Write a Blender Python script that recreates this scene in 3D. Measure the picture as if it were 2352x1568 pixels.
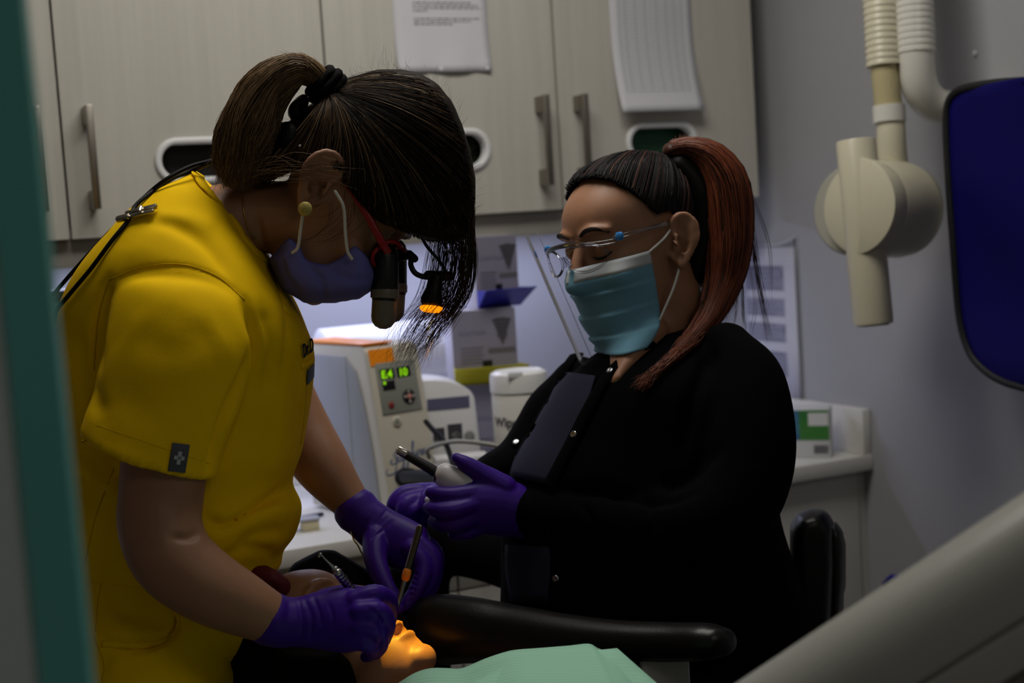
import bpy, bmesh, math, random
import numpy as np
from mathutils import Vector, Matrix
from mathutils.bvhtree import BVHTree

for o in list(bpy.data.objects): bpy.data.objects.remove(o)
SC = bpy.context.scene
COL = SC.collection
random.seed(7); RNG = np.random.default_rng(7)

# ------------------------------------------------------------------ camera
F_PX = 3267.0
YAW, PITCH, ROLL = 0.44666, 0.08808, -0.06259
CAM = np.array([-2.09014, -3.16328, 1.48632])
_F = np.array([math.sin(YAW)*math.cos(PITCH), math.cos(YAW)*math.cos(PITCH), -math.sin(PITCH)])
_R = np.array([math.cos(YAW), -math.sin(YAW), 0.0]); _U = np.cross(_R, _F)
CR = math.cos(ROLL)*_R + math.sin(ROLL)*_U
CU = -math.sin(ROLL)*_R + math.cos(ROLL)*_U
CF = _F
cd = bpy.data.cameras.new('camera'); cam = bpy.data.objects.new('camera', cd); COL.objects.link(cam)
mw = Matrix.Identity(4)
for i in range(3):
    mw[i][0] = CR[i]; mw[i][1] = CU[i]; mw[i][2] = -CF[i]; mw[i][3] = CAM[i]
cam.matrix_world = mw
cd.sensor_width = 36.0; cd.lens = F_PX*36.0/2352.0; cd.clip_start = 0.05
cd.dof.use_dof = True; cd.dof.focus_distance = 1.80; cd.dof.aperture_fstop = 4.0
SC.camera = cam

# ------------------------------------------------------------------ world, exposure, room lights
w = bpy.data.worlds.new('world'); SC.world = w; w.use_nodes = True
w.node_tree.nodes['Background'].inputs[0].default_value = (0.75, 0.8, 0.9, 1)
w.node_tree.nodes['Background'].inputs[1].default_value = 0.02
SC.view_settings.view_transform = 'Standard'; SC.view_settings.look = 'None'
SC.view_settings.gamma = 1.0; SC.view_settings.use_curve_mapping = False
SC.view_settings.exposure = 0.0

def area(name, loc, rot, sx, sy, power, color):
    l = bpy.data.lights.new(name, 'AREA'); l.shape = 'RECTANGLE'; l.size = sx; l.size_y = sy
    l.energy = power; l.color = color
    o = bpy.data.objects.new(name, l); COL.objects.link(o); o.location = loc; o.rotation_euler = rot
    return o
CEIL_Z = 2.70
PANELS = [(-1.22, -1.26, 13.8), (-1.1, -3.7, 3.0)]
for (lx, ly, pw) in PANELS:
    area('ceiling_panel_light', (lx, ly, CEIL_Z-0.045), (0, 0, 0), 1.1, 0.52, pw, (1.0, 0.965, 0.90))
# light strip under the wall cabinets
area('under_cabinet_light', (-1.28, -0.17, 1.470), (math.radians(-8), 0, 0), 1.75, 0.05, 6.0, (0.66, 0.70, 1.0))

# ------------------------------------------------------------------ pixel <-> world
def P(px, py, d):
    return CAM + d*(CF + CR*(px-1176.0)/F_PX - CU*(py-784.0)/F_PX)
def pj(co):
    v = np.asarray(co, float)-CAM; z = v@CF
    return 1176+F_PX*(v@CR)/z, 784-F_PX*(v@CU)/z, z
def ray(px, py):
    v = P(px, py, 1.0)-CAM; return v/np.linalg.norm(v)
def on_plane(px, py, p0, n):
    r = ray(px, py); t = np.dot(np.asarray(p0)-CAM, n)/np.dot(r, n); return CAM+r*t
def nrm(v):
    v = np.asarray(v, float); return v/(np.linalg.norm(v)+1e-12)

# ------------------------------------------------------------------ materials
def lin(c):
    c = np.array(c, float)/255.0
    return tuple(np.where(c <= 0.04045, c/12.92, ((c+0.055)/1.055)**2.4))
_M = {}
def M(name, rgb, rough=0.5, metal=0.0, var=0.0, vscale=(8, 8, 8), bump=0.0, bscale=200.0, spec=0.5, coat=0.0,
      emit=None, estr=0.0, trans=0.0, alpha=1.0, rgb2=None, sss=0.0, sheen=0.0, lo=0.35, hi=0.65, ior=1.45):
    if name in _M: return _M[name]
    m = bpy.data.materials.new(name); m.use_nodes = True; nt = m.node_tree; b = nt.nodes['Principled BSDF']
    c = lin(rgb)+(1,)
    b.inputs['Base Color'].default_value = c; b.inputs['Roughness'].default_value = rough
    b.inputs['Metallic'].default_value = metal; b.inputs['Specular IOR Level'].default_value = spec
    b.inputs['Coat Weight'].default_value = coat; b.inputs['IOR'].default_value = ior
    b.inputs['Transmission Weight'].default_value = trans; b.inputs['Alpha'].default_value = alpha
    if sss: b.inputs['Subsurface Weight'].default_value = sss; b.inputs['Subsurface Radius'].default_value = (.012, .005, .003); b.inputs['Subsurface Scale'].default_value = 0.5
    if sheen: b.inputs['Sheen Weight'].default_value = sheen; b.inputs['Sheen Roughness'].default_value = 0.5
    if emit: b.inputs['Emission Color'].default_value = lin(emit)+(1,); b.inputs['Emission Strength'].default_value = estr
    tc = nt.nodes.new('ShaderNodeTexCoord')
    if var or rgb2:
        mp = nt.nodes.new('ShaderNodeMapping'); mp.inputs['Scale'].default_value = vscale
        nz = nt.nodes.new('ShaderNodeTexNoise'); nz.inputs['Scale'].default_value = 1.0; nz.inputs['Detail'].default_value = 5
        rp = nt.nodes.new('ShaderNodeValToRGB')
        rp.color_ramp.elements[0].position = lo; rp.color_ramp.elements[1].position = hi
        a = np.array(lin(rgb)); a2 = np.array(lin(rgb2)) if rgb2 else a*(1+var)
        a1 = a if rgb2 else a*(1-var)
        rp.color_ramp.elements[0].color = tuple(np.clip(a1, 0, 1))+(1,); rp.color_ramp.elements[1].color = tuple(np.clip(a2, 0, 1))+(1,)
        nt.links.new(tc.outputs['Object'], mp.inputs[0]); nt.links.new(mp.outputs[0], nz.inputs['Vector'])
        nt.links.new(nz.outputs['Fac'], rp.inputs[0]); nt.links.new(rp.outputs[0], b.inputs['Base Color'])
    if bump:
        n2 = nt.nodes.new('ShaderNodeTexNoise'); n2.inputs['Scale'].default_value = bscale; n2.inputs['Detail'].default_value = 3
        bp = nt.nodes.new('ShaderNodeBump'); bp.inputs['Strength'].default_value = bump; bp.inputs['Distance'].default_value = 0.002
        nt.links.new(tc.outputs['Object'], n2.inputs['Vector']); nt.links.new(n2.outputs['Fac'], bp.inputs['Height'])
        nt.links.new(bp.outputs[0], b.inputs['Normal'])
    _M[name] = m
    return m

# ------------------------------------------------------------------ objects
ORG = {}
def obj(name, g, mat, parent=None, smooth=True, label=None):
    """g = (verts, faces[, material index per face]) in world coordinates -> one mesh object"""
    v = np.asarray(g[0], float).reshape(-1, 3)
    if parent is None:
        base = np.array([(v[:, 0].min()+v[:, 0].max())/2, (v[:, 1].min()+v[:, 1].max())/2, v[:, 2].min()])
    else: base = ORG[parent.name]
    me = bpy.data.meshes.new(name); me.from_pydata((v-base).tolist(), [], [list(map(int, f)) for f in g[1]])
    mats = mat if isinstance(mat, (list, tuple)) else [mat]
    for m in mats: me.materials.append(m)
    if len(g) > 2 and g[2] is not None: me.polygons.foreach_set('material_index', np.asarray(g[2], np.int32))
    if smooth:
        me.polygons.foreach_set('use_smooth', np.ones(len(me.polygons), bool))
        if smooth == 'auto':
            try: me.set_sharp_from_angle(angle=math.radians(38))
            except Exception: pass
    me.validate(); me.update()
    o = bpy.data.objects.new(name, me); COL.objects.link(o)
    if parent is None: o.location = base
    else: o.parent = parent
    ORG[o.name] = base
    if label: o['label'] = label
    return o
def thing(name, loc, label, cat, group=None):
    o = bpy.data.objects.new(name, None); COL.objects.link(o); o.location = tuple(map(float, loc)); o.empty_display_size = 0.05
    ORG[o.name] = np.asarray(loc, float); tag(o, label, cat, group); return o
def tag(o, label, cat, group=None):
    o['label'] = label; o['category'] = cat
    if group: o['group'] = group
    return o
def struct(o): o['kind'] = 'structure'; return o

# ------------------------------------------------------------------ geometry: every builder returns (verts, faces)
def join(*gs):
    V, Fc, Mi, k = [], [], [], 0
    for g in gs:
        v = np.asarray(g[0], float).reshape(-1, 3); V.append(v)
        Fc += [[i+k for i in f] for f in g[1]]
        Mi += list(g[2]) if len(g) > 2 and g[2] is not None else [0]*len(g[1])
        k += len(v)
    return np.concatenate(V), Fc, Mi
def xf(g, m):
    v = np.asarray(g[0], float); m = np.asarray(m)
    return (v@m[:3, :3].T+m[:3, 3],)+tuple(g[1:])
def box(x0, x1, y0, y1, z0, z1, bev=0.0, seg=2):
    bm = bmesh.new(); bmesh.ops.create_cube(bm, size=1)
    for v in bm.verts:
        v.co = Vector(((x0+x1)/2+v.co.x*(x1-x0), (y0+y1)/2+v.co.y*(y1-y0), (z0+z1)/2+v.co.z*(z1-z0)))
    if bev: bmesh.ops.bevel(bm, geom=list(bm.edges), offset=bev, segments=seg, profile=0.5, affect='EDGES')
    return bmg(bm)
def bmg(bm):
    bm.verts.index_update()
    g = (np.array([v.co[:] for v in bm.verts]), [[v.index for v in f.verts] for f in bm.faces]); bm.free(); return g
def loft(C, Uv, Vv, n=24, ex=2.0, cap=True, sub=1):
    C, Uv, Vv = (np.asarray(a, float) for a in (C, Uv, Vv))
    exa = np.full(len(C), ex, float) if np.isscalar(ex) else np.asarray(ex, float)
    if sub > 1: C, Uv, Vv, exa = crm(C, sub), crm(Uv, sub), crm(Vv, sub), crm(exa[:, None], sub)[:, 0]
    th = np.linspace(0, 2*math.pi, n, endpoint=False); V = []
    for c, u, v, e in zip(C, Uv, Vv, exa):
        cs = np.sign(np.cos(th))*np.abs(np.cos(th))**(2/e); sn = np.sign(np.sin(th))*np.abs(np.sin(th))**(2/e)
        V.append(c+cs[:, None]*u+sn[:, None]*v)
    V = np.concatenate(V); Fc = []; m = len(C)
    for i in range(m-1):
        for j in range(n):
            k = (j+1) % n; Fc.append([i*n+j, i*n+k, (i+1)*n+k, (i+1)*n+j])
    if cap:
        V = np.concatenate([V, C[:1], C[-1:]]); a, b = m*n, m*n+1
        for j in range(n):
            k = (j+1) % n; Fc.append([a, k, j]); Fc.append([b, (m-1)*n+j, (m-1)*n+k])
    return V, Fc
def crm(A, sub):
    A = np.asarray(A, float); n = len(A)
    if n < 3:
        t = np.linspace(0, 1, sub+1)[:, None]; return A[0]*(1-t)+A[-1]*t
    Q = np.concatenate([[2*A[0]-A[1]], A, [2*A[-1]-A[-2]]]); out = []
    for i in range(n-1):
        p0, p1, p2, p3 = Q[i:i+4]
        for t in np.linspace(0, 1, sub, endpoint=False):
            out.append(0.5*((2*p1)+(-p0+p2)*t+(2*p0-5*p1+4*p2-p3)*t*t+(-p0+3*p1-3*p2+p3)*t**3))
    out.append(A[-1]); return np.array(out)
def tangents(C):
    T = np.gradient(C, axis=0); return T/(np.linalg.norm(T, axis=1)[:, None]+1e-12)
def limb(pts, n=20, sub=4, ex=2.0, ends=True):
    """pts: (px, py, depth, half width px[, half thickness m])"""
    C = np.array([P(*p[:3]) for p in pts])
    r = np.array([p[3]*p[2]/F_PX for p in pts]); rd = np.array([p[4] if len(p) > 4 and p[4] else p[3]*p[2]/F_PX for p in pts])
    return tubeg(C, r, rd, n, sub, ex, ends)
def tubeg(C, r, rd=None, n=12, sub=1, ex=2.0, ends=True, side=None):
    C = np.asarray(C, float); r = np.broadcast_to(np.asarray(r, float), (len(C),)).copy()
    rd = r.copy() if rd is None else np.broadcast_to(np.asarray(rd, float), (len(C),)).copy()
    if sub > 1: C = crm(C, sub); r = np.maximum(crm(r[:, None], sub)[:, 0], 1e-5); rd = np.maximum(crm(rd[:, None], sub)[:, 0], 1e-5)
    T = tangents(C)
    if ends:   # round the ends
        e0 = [(C[0]-T[0]*min(r[0], rd[0])*k, s) for k, s in ((.95, .25), (.75, .66), (.4, .92))]
        e1 = [(C[-1]+T[-1]*min(r[-1], rd[-1])*k, s) for k, s in ((.4, .92), (.75, .66), (.95, .25))]
        C = np.concatenate([[e[0] for e in e0], C, [e[0] for e in e1]])
        r = np.concatenate([[r[0]*e[1] for e in e0], r, [r[-1]*e[1] for e in e1]])
        rd = np.concatenate([[rd[0]*e[1] for e in e0], rd, [rd[-1]*e[1] for e in e1]])
        T = np.concatenate([[T[0]]*3, T, [T[-1]]*3])
    Us, Vs = [], []
    pv = None
    for i in range(len(C)):
        ref = nrm(C[i]-CAM) if side is None else np.asarray(side)
        u = np.cross(T[i], ref)
        if np.linalg.norm(u) < 0.15 and pv is not None: u = pv-T[i]*np.dot(pv, T[i])
        u = nrm(u)
        if pv is not None and np.dot(u, pv) < 0: u = -u
        pv = u; v = nrm(np.cross(T[i], u)); Us.append(u*r[i]); Vs.append(v*rd[i])
    return loft(C, Us, Vs, n, ex)
def ell(c, ax, n=16, m=10):
    c = np.asarray(c, float); A = [np.asarray(a, float) for a in ax]
    t = np.linspace(-math.pi/2, math.pi/2, m)[1:-1]
    C = [c+A[2]*math.sin(x) for x in t]
    return loft(C, [A[0]*math.cos(x) for x in t], [A[1]*math.cos(x) for x in t], n)
def sph(c, r, n=12, m=8): return ell(c, ((r, 0, 0), (0, r, 0), (0, 0, r)), n, m)
def lathe(prof, n=32):
    """prof: (radius, z) list, axis z at origin, open ends closed by a fan"""
    return loft([(0, 0, z) for r, z in prof], [(max(r, 1e-5), 0, 0) for r, z in prof], [(0, max(r, 1e-5), 0) for r, z in prof], n)
def prism(poly, n0, thick, bev=0.0):
    """planar polygon of 3D points extruded along n0*thick"""
    bm = bmesh.new(); vs = [bm.verts.new(Vector(p)) for p in poly]; f = bm.faces.new(vs)
    r = bmesh.ops.extrude_face_region(bm, geom=[f]); d = Vector(nrm(n0)*thick)
    for e in r['geom']:
        if isinstance(e, bmesh.types.BMVert): e.co += d
    bmesh.ops.recalc_face_normals(bm, faces=list(bm.faces))
    if bev: bmesh.ops.bevel(bm, geom=[e for e in bm.edges], offset=bev, segments=2, profile=0.5, affect='EDGES', clamp_overlap=True)
    return bmg(bm)
def sheet(grid, thick=0.0):
    """grid: rows x cols x 3 -> thin solid sheet"""
    G = np.asarray(grid, float); a, b = G.shape[:2]
    du = np.gradient(G, axis=1); dv = np.gradient(G, axis=0); N = np.cross(du, dv); N /= (np.linalg.norm(N, axis=2)[..., None]+1e-12)
    V = G.reshape(-1, 3); Fc = [[i*b+j, i*b+j+1, (i+1)*b+j+1, (i+1)*b+j] for i in range(a-1) for j in range(b-1)]
    if thick:
        k = a*b; V = np.concatenate([V, (G-N*thick).reshape(-1, 3)])
        Fc += [[k+i for i in reversed(f)] for f in Fc]
        rim = [(0, j) for j in range(b)]+[(i, b-1) for i in range(1, a)]+[(a-1, j) for j in range(b-2, -1, -1)]+[(i, 0) for i in range(a-2, 0, -1)]
        rim = [i*b+j for i, j in rim]
        for p, q in zip(rim, rim[1:]+rim[:1]): Fc.append([q, p, p+k, q+k])
    return V, Fc
def inflate(poly, d, T, R=40, step=6, back=None, p=2.2, grow=4):
    """closed outline in photo pixels at depth d -> solid of half thickness T metres, rounded over R px at the rim.
    poly: (x, y[, rim px]) ; d may be a function of (x, y)"""
    pts = np.array([q[:2] for q in poly], float); Rs = np.array([q[2] if len(q) > 2 else R for q in poly], float)
    if grow:
        e = np.roll(pts, -1, 0)-np.roll(pts, 1, 0); nn_ = np.stack([e[:, 1], -e[:, 0]], 1); nn_ /= (np.linalg.norm(nn_, axis=1)[:, None]+1e-9)
        ar = ((pts[:, 0]*np.roll(pts[:, 1], -1))-(np.roll(pts[:, 0], -1)*pts[:, 1])).sum(); pts = pts+nn_*grow*(1 if ar > 0 else -1)
    x0, y0 = pts.min(0); x1, y1 = pts.max(0)
    xs = np.arange(x0, x1+step, step); ys = np.arange(y0, y1+step, step)
    X, Y = np.meshgrid(xs, ys); Q = np.stack([X.ravel(), Y.ravel()], 1)
    ins = np.zeros(len(Q), bool); hh = np.full(len(Q), 1.0); dd = np.full(len(Q), 1e9)
    for i in range(len(pts)):
        a, b = pts[i], pts[(i+1) % len(pts)]
        c = ((a[1] > Q[:, 1]) != (b[1] > Q[:, 1]))
        with np.errstate(divide='ignore', invalid='ignore'):
            xi = (b[0]-a[0])*(Q[:, 1]-a[1])/(b[1]-a[1])+a[0]
        ins ^= c & (Q[:, 0] < xi)
        t = np.clip(((Q-a)@(b-a))/(((b-a)**2).sum()+1e-9), 0, 1); ds = np.linalg.norm(Q-(a+t[:, None]*(b-a)), axis=1)
        dd = np.minimum(dd, ds)
        s = np.clip(ds/Rs[i], 0, 1); hh = np.minimum(hh, (1-(1-s)**p)**(1/p))
    hh = np.maximum(hh, 0.03)
    V, Fc = [], []; idx = {}
    ok = ins.reshape(X.shape)
    D = d if callable(d) else (lambda x, y: d)
    def vid(i, j, s):
        k = (i, j, s)
        if k not in idx:
            q = i*X.shape[1]+j; t = hh[q]*T*(1 if s == 0 else (back if back is not None else 1.0))
            idx[k] = len(V); V.append(P(Q[q, 0], Q[q, 1], D(Q[q, 0], Q[q, 1])+(-t if s == 0 else t)))
        return idx[k]
    cell = ok[:-1, :-1] & ok[1:, :-1] & ok[:-1, 1:] & ok[1:, 1:]
    a, b = cell.shape
    for i in range(a):
        for j in range(b):
            if not cell[i, j]: continue
            Fc.append([vid(i, j, 0), vid(i, j+1, 0), vid(i+1, j+1, 0), vid(i+1, j, 0)])
            Fc.append([vid(i, j, 1), vid(i+1, j, 1), vid(i+1, j+1, 1), vid(i, j+1, 1)])
            if i == 0 or not cell[i-1, j]: Fc.append([vid(i, j+1, 0), vid(i, j, 0), vid(i, j, 1), vid(i, j+1, 1)])
            if i == a-1 or not cell[i+1, j]: Fc.append([vid(i+1, j, 0), vid(i+1, j+1, 0), vid(i+1, j+1, 1), vid(i+1, j, 1)])
            if j == 0 or not cell[i, j-1]: Fc.append([vid(i, j, 0), vid(i+1, j, 0), vid(i+1, j, 1), vid(i, j, 1)])
            if j == b-1 or not cell[i, j+1]: Fc.append([vid(i+1, j+1, 0), vid(i, j+1, 0), vid(i, j+1, 1), vid(i+1, j+1, 1)])
    return np.array(V), Fc
def fuse(gs, voxel=0.004, smooth=3, fac=0.5):
    """union of closed shapes -> one continuous surface"""
    g = join(*gs); me = bpy.data.meshes.new('tmp'); me.from_pydata(g[0].tolist(), [], g[1])
    o = bpy.data.objects.new('tmp', me); COL.objects.link(o)
    bm = bmesh.new(); bm.from_mesh(me); bmesh.ops.recalc_face_normals(bm, faces=list(bm.faces)); bm.to_mesh(me); bm.free()
    r = o.modifiers.new('r', 'REMESH'); r.mode = 'VOXEL'; r.voxel_size = voxel; r.adaptivity = 0.0
    if smooth:
        s = o.modifiers.new('s', 'SMOOTH'); s.factor = fac; s.iterations = smooth
    dg = bpy.context.evaluated_depsgraph_get(); ev = o.evaluated_get(dg); m2 = ev.to_mesh()
    V = np.empty(len(m2.vertices)*3); m2.vertices.foreach_get('co', V); V = V.reshape(-1, 3)
    Fc = [list(p.vertices) for p in m2.polygons]
    ev.to_mesh_clear(); bpy.data.objects.remove(o); bpy.data.meshes.remove(me)
    return V, Fc
def vnormals(g):
    V = np.asarray(g[0]); F4 = np.array([f if len(f) == 4 else [f[0], f[1], f[2], f[2]] for f in g[1]])
    n = np.cross(V[F4[:, 2]]-V[F4[:, 0]], V[F4[:, 3]]-V[F4[:, 1]]); N = np.zeros_like(V)
    for k in range(4): np.add.at(N, F4[:, k], n)
    return N/(np.linalg.norm(N, axis=1)[:, None]+1e-12)
def crease(g, line, depth, width, both=False):
    """press a fold (depth > 0: groove, < 0: ridge) along a pixel polyline into the side that faces the camera"""
    V = np.asarray(g[0]).copy(); N = vnormals(g); x, y, z = pj(V)
    L = crm(np.array(line, float), 8) if len(line) > 2 else np.array(line, float)
    Q = np.stack([x, y], 1); best = np.full(len(Q), 1e9); tt = np.zeros(len(Q))
    for i in range(len(L)-1):
        a, b = L[i], L[i+1]; t = np.clip(((Q-a)@(b-a))/(((b-a)**2).sum()+1e-9), 0, 1)
        dd = np.linalg.norm(Q-(a+t[:, None]*(b-a)), axis=1); k = dd < best; best[k] = dd[k]; tt[k] = (i+t[k])/(len(L)-1)
    fade = np.clip(np.minimum(tt, 1-tt)*5+0.25, 0, 1)
    front = np.clip(-(N@CF)*2.5+0.2, 0, 1) if not both else 1.0
    V += N*(-(depth)*np.exp(-(best/width)**2)*fade*front)[:, None]
    return V, g[1]
def ruffle(g, amp, scale, seed=0, amt2=0.5):
    """soft pseudo-random folds: sum of oriented sines along the normal"""
    r = np.random.default_rng(seed); V = np.asarray(g[0]).copy(); N = vnormals(g); h = np.zeros(len(V))
    for k in range(9):
        a = nrm(r.normal(size=3)); f = scale*(0.6+1.6*r.random()); b = nrm(r.normal(size=3))
        h += np.sin(V@a*f+r.random()*6.28+1.2*np.sin(V@b*f*.6))
    return V+N*(amp*h/4.0)[:, None], g[1]
class Surf:
    def __init__(s, g): s.t = BVHTree.FromPolygons([tuple(v) for v in np.asarray(g[0])], g[1])
    def hit(s, px, py, off=0.0):
        r = ray(px, py); h = s.t.ray_cast(Vector(CAM), Vector(r))
        if h[0] is None:
            q = None
            for dd in range(2, 90, 3):
                for k in range(12):
                    a = k*math.pi/6; r2 = ray(px+dd*math.cos(a), py+dd*math.sin(a)); h = s.t.ray_cast(Vector(CAM), Vector(r2))
                    if h[0] is not None: q = h; break
                if q: break
            h = q
            if h is None: return None, None
        n = np.array(h[1]);
        if n@ray(px, py) > 0: n = -n
        return np.array(h[0])+n*off, n
    def line(s, pts, off=0.001, sub=6):
        L = crm(np.array(pts, float), sub) if len(pts) > 2 else crm(np.array(pts, float), sub*2)
        H = [s.hit(x, y, off) for x, y in L]; return np.array([h[0] for h in H]), np.array([h[1] for h in H])
def ribbon(C, N, half, thick=0.0015):
    """flat band of half width along a curve lying on a surface with normals N"""
    T = tangents(np.asarray(C)); S = np.cross(T, N); S /= (np.linalg.norm(S, axis=1)[:, None]+1e-12)
    hw = np.broadcast_to(np.asarray(half, float), (len(C),))[:, None]
    return loft(C, S*hw, np.asarray(N)*thick, 8, 3.5)
def seam(surf, pts, r=0.0011, off=-0.0002, sub=6):
    C, N = surf.line(pts, off, sub); return tubeg(C, r, None, 6, 1, 2.0, False)
def text_g(s, size, shear=0.0, ext=0.0004, align='LEFT', bold=0.0):
    cu = bpy.data.curves.new('t', 'FONT'); cu.body = s; cu.size = size; cu.shear = shear; cu.extrude = ext; cu.align_x = align; cu.offset = bold; cu.resolution_u = 3
    o = bpy.data.objects.new('t', cu); COL.objects.link(o); dg = bpy.context.evaluated_depsgraph_get(); ev = o.evaluated_get(dg); m = ev.to_mesh()
    V = np.array([v.co[:] for v in m.vertices]).reshape(-1, 3); Fc = [list(p.vertices) for p in m.polygons]
    ev.to_mesh_clear(); bpy.data.objects.remove(o); return V, Fc
def frame(o, x, y, z=None):
    """4x4 with columns x, y, z at o"""
    m = np.eye(4); x = nrm(x); y = nrm(y); z = nrm(np.cross(x, y)) if z is None else nrm(z)
    m[:3, 0] = x; m[:3, 1] = y; m[:3, 2] = z; m[:3, 3] = o; return m
def facing(Q, phi):
    """upright frame at Q: local -Y is the front, turned phi degrees to the photo's right from facing the camera"""
    c = CAM-np.asarray(Q); c[2] = 0; c = nrm(c); r = nrm(np.cross((0, 0, 1), c)); a = math.radians(phi)
    n = c*math.cos(a)+r*math.sin(a); x = nrm(np.cross((0, 0, 1), n)); return frame(Q, x, -n, (0, 0, 1))
def strands(paths, radii, mats=None, taper=True):
    """many hair strands (list of Nx3 paths) as three-sided tubes in one mesh"""
    V, Fc, Mi = [], [], []; k = 0
    for q, (C, r) in enumerate(zip(paths, radii)):
        C = np.asarray(C); T = tangents(C); ref = nrm(RNG.normal(size=3)); u = np.cross(T, ref); u /= (np.linalg.norm(u, axis=1)[:, None]+1e-9); v = np.cross(T, u)
        n = len(C); s = np.linspace(0, 1, n); rr = r*(np.clip(1.15-s**3*0.95, .12, 1) if taper else np.ones(n))
        for a in (0, 2.094, 4.189): V.append(C+(u*math.cos(a)+v*math.sin(a))*rr[:, None])
        for i in range(n-1):
            for a in range(3):
                b = (a+1) % 3; Fc.append([k+a*n+i, k+b*n+i, k+b*n+i+1, k+a*n+i+1]); Mi.append(mats[q] if mats is not None else 0)
        k += 3*n
    return np.concatenate(V), Fc, Mi

# ================================================================== the room
XE, DW, YU, ZB, ZT = -0.0708, 0.53005, -0.36, 1.49505, 2.32
ZC, YC = 0.90, -0.6474
m_wall = M('wall_paint', (163, 163, 167), 0.85, var=0.02, vscale=(3, 3, 3), bump=0.06, bscale=90)
m_floor = M('vinyl_floor', (120, 116, 110), 0.5, var=0.06, vscale=(6, 6, 6))
m_ceil = M('ceiling_tile_paint', (205, 203, 198), 0.9, bump=0.25, bscale=160)
RX0, RY0 = -3.7, -5.6
struct(obj('floor', box(RX0-.1, .1, RY0-.1, .1, -0.08, 0), m_floor, smooth=False))
struct(obj('ceiling', box(RX0-.1, .1, RY0-.1, .1, CEIL_Z, CEIL_Z+.08), m_ceil, smooth=False))
struct(obj('wall_back', box(RX0-.1, .1, 0, .1, 0, CEIL_Z), m_wall, smooth=False))
struct(obj('wall_right', box(0, .1, RY0, 0, 0, CEIL_Z), m_wall, smooth=False))
struct(obj('wall_left', box(RX0-.1, RX0, RY0, 0, 0, CEIL_Z), m_wall, smooth=False))
struct(obj('wall_front', box(RX0, 0, RY0-.1, RY0, 0, CEIL_Z), m_wall, smooth=False))
m_base = M('baseboard_vinyl', (96, 96, 98), 0.6)
struct(obj('baseboard_right', box(-.012, -.0005, RY0+.01, YC-.01, 0, .1, .003), m_base, smooth='auto'))

# ceiling panels (the lamps stand just under them)
m_tro = M('lamp_frame_white', (225, 225, 222), 0.5); m_dif = M('lamp_diffuser', (240, 238, 230), 0.6, emit=(255, 246, 230), estr=1.2)
for (lx, ly, pw) in PANELS:
    t = thing('ceiling_lamp', (lx, ly, CEIL_Z-.04), 'flat white ceiling lamp panel '+('over the counter' if ly > -2 else 'near the doorway'), 'ceiling lamp')
    obj('diffuser', box(lx-.57, lx+.57, ly-.27, ly+.27, CEIL_Z-.035, CEIL_Z-.025), m_dif, t, False)
    obj('lamp_frame', join(box(lx-.6, lx+.6, ly-.3, ly-.27, CEIL_Z-.04, CEIL_Z-.001), box(lx-.6, lx+.6, ly+.27, ly+.3, CEIL_Z-.04, CEIL_Z-.001),
                           box(lx-.6, lx-.57, ly-.27, ly+.27, CEIL_Z-.04, CEIL_Z-.001), box(lx+.57, lx+.6, ly-.27, ly+.27, CEIL_Z-.04, CEIL_Z-.001)), m_tro, t, False)

# jamb of the doorway the picture is taken through (edge in view at the left)
m_teal = M('teal_glass_edge', (104, 184, 176), 0.45, var=0.08, vscale=(3, 3, 3)); m_frost = M('frosted_glass_face', (206, 220, 217), 0.5, var=0.05, vscale=(2, 2, 2))
da = P(52, 0, .70); db = P(208, 1568, .70); up = nrm(da-db)
bot = db-up*(db[2]/up[2]); top = bot+up*(2.12/up[2])
rgt = nrm(CR-up*np.dot(CR, up)); fwd = nrm(np.cross(up, rgt))
if fwd@CF < 0: fwd = -fwd
dr = nrm(-rgt*0.985-fwd*0.17)       # the leaf runs off to the left, towards the camera
def slab(o, a, b, c):               # parallelepiped from corner o
    o, a, b, c = map(np.asarray, (o, a, b, c)); V = [o, o+a, o+a+b, o+b, o+c, o+a+c, o+a+b+c, o+b+c]
    return V, [[0, 3, 2, 1], [4, 5, 6, 7], [0, 1, 5, 4], [1, 2, 6, 5], [2, 3, 7, 6], [3, 0, 4, 7]]
dth = 0.020
dn = nrm(np.cross(up, dr)); dn = dn if dn@CF > 0 else -dn
d1 = struct(obj('door_1', slab(bot+dr*.0235, dr*.15, top-bot, dn*.016), m_frost, smooth=False))
obj('edge_trim', slab(bot-dn*.002, dr*.0235, top-bot, dn*dth), m_teal, d1, False, label='teal edge strip of the door')

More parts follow.
